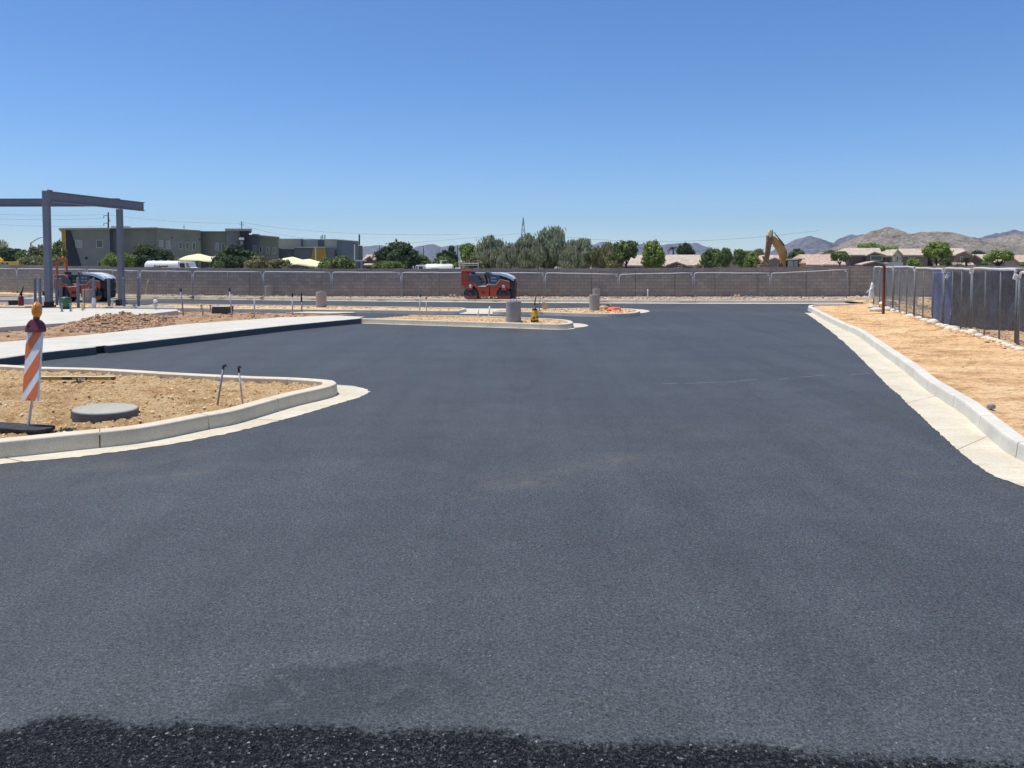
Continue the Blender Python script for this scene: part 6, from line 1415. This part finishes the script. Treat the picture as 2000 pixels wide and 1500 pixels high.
# left group
T = tree
T('feathery grey tree at the far left edge, bare arching twigs', -40, 16, 463, 130, 'leaf_grey', 'wispy', 1700)
T('dark dense tree at far left behind the signal pole', -12, 46, 480, 125, 'leaf_dark', 'round', 2600)
T('dark tree left of the street lamp', 28, 62, 486, 118, 'leaf_mid', 'round', 2000)
T('olive tree with dense crown right of the street lamp pole', 58, 106, 474, 128, 'leaf_olive', 'round', 2600)
T('low olive bush above the wall left of the left column', 35, 92, 500, 95, 'leaf_olive', 'round', 2200, low=.5)
T('wispy pale green tree between the left column and the mustard panel', 98, 130, 464, 122, 'leaf_mid', 'wispy', 1500, low=1.2)
T('small dark bush under the wispy tree at the column', 96, 124, 498, 110, 'leaf_olive', 'round', 1300)
T('light green bushy tree right behind the right column', 200, 236, 491, 92, 'leaf_bright', 'wispy', 1900, low=.6)
T('light green bushy tree just right of the right column', 228, 264, 493, 93, 'leaf_bright', 'wispy', 1900, low=.6)
T('round dark tree before the building left of the first sail', 250, 332, 476, 112, 'leaf_dark', 'round', 5200, low=.3)
T('low olive bush under the round dark tree near the white truck', 300, 350, 497, 116, 'leaf_olive', 'round', 1900, low=.4)
T('round dark green tree right of the first yellow sail', 420, 502, 478, 100, 'leaf_dark', 'round', 5600, low=.3)
T('olive bush in front of the windows right of the round dark tree', 476, 532, 499, 88, 'leaf_olive', 'round', 2600, low=.4)
T('olive bush partly covering the second yellow sail', 520, 574, 503, 90, 'leaf_olive', 'round', 2300, low=.4)
T('low dark bush between the olive bushes and round tree', 415, 440, 505, 86, 'leaf_mid', 'round', 1000, low=.4)
T('round mid green tree right of the mustard trapezoid', 625, 696, 495, 96, 'leaf_mid', 'round', 4200, low=.3)
T('broad dark tree with irregular crown left of the far hills', 733, 821, 474, 108, 'leaf_dark', 'round', 5600, low=.4)
T('low olive bush at the foot of the broad dark tree', 726, 788, 505, 90, 'leaf_mid', 'round', 2200, low=.3)
T('dark bushy tree right of the broad dark tree', 800, 850, 496, 110, 'leaf_mid', 'round', 2200)
T('pointed dark conifer like tree above the cream truck', 852, 897, 479, 120, 'leaf_dark', 'wispy', 2800)
T('dark low tree above the cream truck tank', 838, 900, 500, 106, 'leaf_mid', 'round', 2400)
T('pale yellow green tree left of the grey willows', 893, 938, 468, 135, 'leaf_bright', 'round', 3000)
T('grey green willow like tree, leftmost of the tall ones', 928, 990, 457, 118, 'leaf_grey', 'willow', 4400)
T('small grey green willow like tree between the first two tall ones', 972, 1012, 472, 110, 'leaf_grey', 'willow', 2600)
T('tall grey green willow like tree below the lattice tower', 998, 1062, 453, 122, 'leaf_grey', 'willow', 5200)
T('tallest grey green willow like tree right of the lattice tower', 1046, 1115, 442.5, 124, 'leaf_grey', 'willow', 6000)
T('grey green tree right of the tallest one', 1104, 1162, 462.5, 116, 'leaf_grey', 'willow', 4200)
T('grey olive tree in the row of tall trees, second from its right end', 1150, 1206, 469, 114, 'leaf_olive', 'willow', 3800)
T('open crowned green tree at the right end of the tall row', 1196, 1250, 468, 104, 'leaf_mid', 'umbrella', 3200, trunk='bark_dark', low=1.2)
T('bright green upright tree left of the palm', 1253, 1300, 467, 104, 'leaf_bright', 'round', 4200, low=.6)
T('dark round tree right of the palm behind a tiled roof', 1322, 1358, 474, 215, 'leaf_dark', 'round', 2200, low=3)
T('green tree with dark core right of the wide tan house', 1366, 1408, 481, 150, 'leaf_mid', 'round', 2600)
T('bright olive tree next right of the wide tan house', 1392, 1432, 483, 140, 'leaf_mid', 'wispy', 2600)
T('green tree left of the excavator arm, left one', 1430, 1462, 484, 152, 'leaf_mid', 'round', 2200)
T('low round green tree just left of the excavator arm', 1452, 1484, 492, 120, 'leaf_bright', 'round', 2100, trunk='bark_dark')
T('feathery tree behind the excavator arm', 1455, 1496, 483, 200, 'leaf_olive', 'wispy', 1600)
T('dark green tree right behind the excavator boom', 1538, 1572, 486, 225, 'leaf_mid', 'wispy', 2200, low=2)
T('dark tree tops over the pink roof beside the small tree', 1606, 1652, 489, 230, 'leaf_mid', 'wispy', 1600, low=3)
T('small umbrella shaped tree before the pink tiled roof', 1623, 1658, 488, 125, 'leaf_mid', 'umbrella', 2400, trunk='bark_dark', low=1.5)
T('green tree crown rising behind the dark brown two storey house', 1668, 1728, 473, 235, 'leaf_bright', 'round', 2800, low=3)
T('green tree crown between the two storey houses', 1722, 1758, 480, 232, 'leaf_bright', 'round', 1900, low=3)
T('compact bright green bush before the cream gabled house', 1769, 1798, 502, 120, 'leaf_bright', 'round', 1900, low=.4)
T('prominent tree with dark trunk before the tan houses', 1803, 1855, 471.5, 116, 'leaf_bright', 'umbrella', 4200, trunk='bark_dark', low=1.6)
T('dark green bush beside the prominent tree trunk', 1836, 1858, 500, 122, 'leaf_mid', 'round', 1300, low=.4)
T('dark tree far behind the low tan roofs', 1896, 1922, 487, 260, 'leaf_dark', 'wispy', 1100, low=3)
T('feathery light green tree over the low roofs near the right edge', 1922, 1980, 488, 118, 'leaf_bright', 'umbrella', 3600, trunk='bark_dark', low=1.4)
T('low green bush row under the right hand houses', 1900, 1935, 511, 100, 'leaf_mid', 'round', 1100, low=.3)
T('small dark bush at the right picture edge', 1986, 2012, 509, 110, 'leaf_mid', 'round', 900, low=.3)
T('low green bush right of the tan gabled house', 1350, 1378, 514, 105, 'leaf_olive', 'round', 900, low=.3)
T('low bush in front of the far right tree row', 1858, 1884, 512, 104, 'leaf_mid', 'round', 900, low=.3)
T('grey green bushy tree filling the gap below the two middle willows', 1010, 1060, 478, 112, 'leaf_grey', 'willow', 2400)
T('low grey green crown between the tallest willow and its right neighbour', 1095, 1135, 478, 110, 'leaf_grey', 'willow', 2200)
T('olive bush under the row of tall trees, near its right end', 1180, 1222, 488, 106, 'leaf_olive', 'round', 2000)
T('low olive green bush left of the grey willows', 905, 950, 498, 104, 'leaf_olive', 'round', 2000)
# palms
def palm(lab, px, yt, Y, hw_px, trunk_y):
    c = P(px, yt, Y); q = root('palm_tree', lab, 'palm tree', (c.x, Y, 0), 'palms beyond the wall'); rng = random.Random(px)
    r = hw_px * Y / FPX; top = Vector((c.x, Y, P(px, trunk_y, Y).z))
    MB().tube([(c.x, Y, -.05), (c.x + .1, Y, top.z * .5), top], [.3, .22, .2], 8).build('trunk', 'bark', q, smooth=True)
    vs = []; fs = []
    for k in range(34):
        a = rng.uniform(0, 6.28); up = rng.uniform(-.6, 1.1); d = Vector((math.cos(a), math.sin(a), 0)); L_ = r * rng.uniform(.8, 1.1); side_ = Vector((-d.y, d.x, 0)); prev = None
        for i in range(7):
            t = i / 6; p = top + d * L_ * t * math.cos(up * .6) + Vector((0, 0, L_ * (t * math.sin(up) - .75 * t * t))); ww = .32 * math.sin(math.pi * min(1, t * .9 + .08)) * (r / 1.6)
            # leaflets on both sides, with gaps
            for sgn in (-1, 1):
                tip_ = p + side_ * sgn * ww * 1.5 + d * .15 + Vector((0, 0, -.18)); kk = len(vs); vs += [p, p + d * .09, tip_]; fs.append((kk, kk + 1, kk + 2))
            if prev is not None:
                kk = len(vs); vs += [prev - side_ * .05, prev + side_ * .05, p + side_ * .05, p - side_ * .05]; fs.append((kk, kk + 1, kk + 2, kk + 3))
            prev = p
    mesh_obj('crown', vs, fs, 'leaf_palm', q); return q
palm('fan palm with dark fronds above the wide tan roof', 1315, 475, 200, 11, 484)
palm('small palm left of the broad dark tree', 735, 484, 190, 10, 492)
palm('small yellowish palm before the two storey tan house', 1887, 497, 140, 9, 505)

# ================================================================== HILLS
def hill(name, prof, Y, dep, mat, seed, rough=.05, nx=220, ny=34, z0=-3):
    xs = [p[0] for p in prof]; vs = []; fs = []
    def top(px):
        for (a, ya), (b, yb_) in zip(prof[:-1], prof[1:]):
            if a <= px <= b: t = (px - a) / (b - a); t = t * t * (3 - 2 * t) * .5 + t * .5; return ya + (yb_ - ya) * t
        return prof[-1][1]
    pa, pb = xs[0], xs[-1]
    for j in range(ny + 1):
        v = j / ny     # 0 front foot .. 1 ridge (then behind)
        for i in range(nx + 1):
            u = i / nx; px = pa + (pb - pa) * u; c = P(px, top(px), Y); H_ = c.z
            if v <= .62: t = v / .62; e = t ** 1.35
            else: e = 1 - ((v - .62) / .38) ** 1.5
            x = c.x; y = Y + (v - .62) * dep
            n1 = noise.fractal(Vector((x * 4.5 / dep + seed, y * 4.5 / dep, 0)), .9, 2.1, 6); n2 = noise.ridged_multi_fractal(Vector((x * 7 / dep + seed, y * 7 / dep, 4)), 1.0, 2.1, 5, 1.0, 2.0)
            env = math.sin(math.pi * min(1, max(0, e))) * .8 + .1
            h = H_ * e + H_ * (n1 * .22 + (n2 - 1.2) * .12) * env + H_ * rough * noise.noise(Vector((x * 30 / dep, y * 30 / dep, 2))) 
            if v == 0: h = z0
            vs.append((x, y, max(z0, h) if v > 0 else z0))
    for j in range(ny):
        for i in range(nx): k = j * (nx + 1) + i; fs.append((k, k + 1, k + nx + 2, k + nx + 1))
    o_ = mesh_obj(name, vs, fs, mat, None, smooth=True); tagit(o_, kind='structure'); return o_
hill('far_hills', [(560, 506), (640, 497), (700, 487), (712, 481), (740, 478.5), (760, 480), (800, 486), (820, 480), (848, 477.5), (862, 483), (880, 480), (900, 478), (940, 486), (1000, 492), (1060, 494), (1095, 480), (1140, 484), (1180, 472), (1193, 474), (1215, 482), (1235, 480), (1253, 475.5), (1275, 480), (1310, 476), (1330, 474), (1345, 476), (1360, 474), (1375, 480), (1395, 490), (1440, 498), (1500, 500)], 5200, 1400, 'rock_far', 3, .03, 300)
hill('blue_peak', [(1440, 504), (1490, 494), (1520, 489), (1545, 474), (1560, 466), (1570, 463.5), (1582, 460.8), (1592, 463.5), (1602, 466), (1614, 474), (1626, 478), (1640, 474), (1655, 466), (1664, 457.5), (1672, 459.5), (1688, 456.8), (1720, 462), (1800, 480), (1860, 492)], 3900, 1200, 'rock_far', 9, .03, 260)
hill('far_ridge', [(1880, 476), (1912, 466), (1926, 470), (1950, 459), (1968, 451.5), (1981, 448.5), (1995, 451), (2040, 455), (2120, 470), (2240, 490)], 3300, 1000, 'rock_far', 17, .03, 160)
hill('rocky_hill', [(1600, 504), (1640, 486), (1668, 472), (1700, 457), (1715, 449.5), (1732, 444.6), (1745, 445.5), (1756, 450), (1772, 457.5), (1788, 456), (1800, 453), (1822, 452.5), (1850, 454), (1868, 455.5), (1885, 462), (1910, 469), (1930, 474), (1960, 488), (2020, 500)], 1300, 520, 'rock_near', 5, .05, 340, 60)
hill('rocky_hill', [(1880, 500), (1915, 482), (1940, 470), (1965, 460), (1990, 457), (2030, 456), (2090, 470), (2200, 490), (2300, 505)], 1500, 520, 'rock_near', 25, .05, 200, 50)

# ================================================================== LIGHT, SKY, AIR
SUN_EL = R(73); SD_ = Vector((-0.97, 0.22, 0)).normalized()
sun_dir = Vector((SD_.x * math.cos(SUN_EL), SD_.y * math.cos(SUN_EL), math.sin(SUN_EL)))
ld = bpy.data.lights.new('sun', 'SUN'); ld.energy = 4.3; ld.angle = R(.53); ld.color = (1.0, .955, .88)
lo = bpy.data.objects.new('sun', ld); COL.objects.link(lo); lo.rotation_euler = (-sun_dir).to_track_quat('-Z', 'Y').to_euler(); lo.location = (0, 0, 50)
w = bpy.data.worlds.new('World'); sc.world = w; w.use_nodes = True; nt = w.node_tree
bg = nt.nodes['Background']; sky = nt.nodes.new('ShaderNodeTexSky'); sky.sky_type = 'NISHITA'; sky.sun_disc = False
sky.sun_elevation = SUN_EL; sky.sun_rotation = math.atan2(SD_.x, SD_.y); sky.altitude = 1000; sky.air_density = 1.0; sky.dust_density = 0.0; sky.ozone_density = 6.0
hs = nt.nodes.new('ShaderNodeHueSaturation'); hs.inputs['Saturation'].default_value = 1.14; hs.inputs['Hue'].default_value = 0.506; nt.links.new(sky.outputs[0], hs.inputs['Color']); nt.links.new(hs.outputs[0], bg.inputs['Color']); bg.inputs['Strength'].default_value = 0.13
sc.view_settings.view_transform = 'Standard'; sc.view_settings.look = 'None'; sc.view_settings.exposure = 0.12; sc.view_settings.gamma = 1.0

# air: pale haze box around everything
HZ = True
if HZ:
    m = bpy.data.materials.new('haze'); m.use_nodes = True; n2 = m.node_tree; n2.nodes.clear()
    out = n2.nodes.new('ShaderNodeOutputMaterial'); pv = n2.nodes.new('ShaderNodeVolumePrincipled')
    pv.inputs['Color'].default_value = (.45, .68, 1.0, 1); pv.inputs['Density'].default_value = 9e-5; pv.inputs['Anisotropy'].default_value = 0.2
    n2.links.new(pv.outputs[0], out.inputs['Volume']); MATS['haze'] = m
    h_ = MB(); h_.bx(-7500, 7500, -400, 7000, -5, 420); o_ = h_.build('haze', 'haze'); tagit(o_, kind='stuff', label='thin pale bluish air between here and the hills')
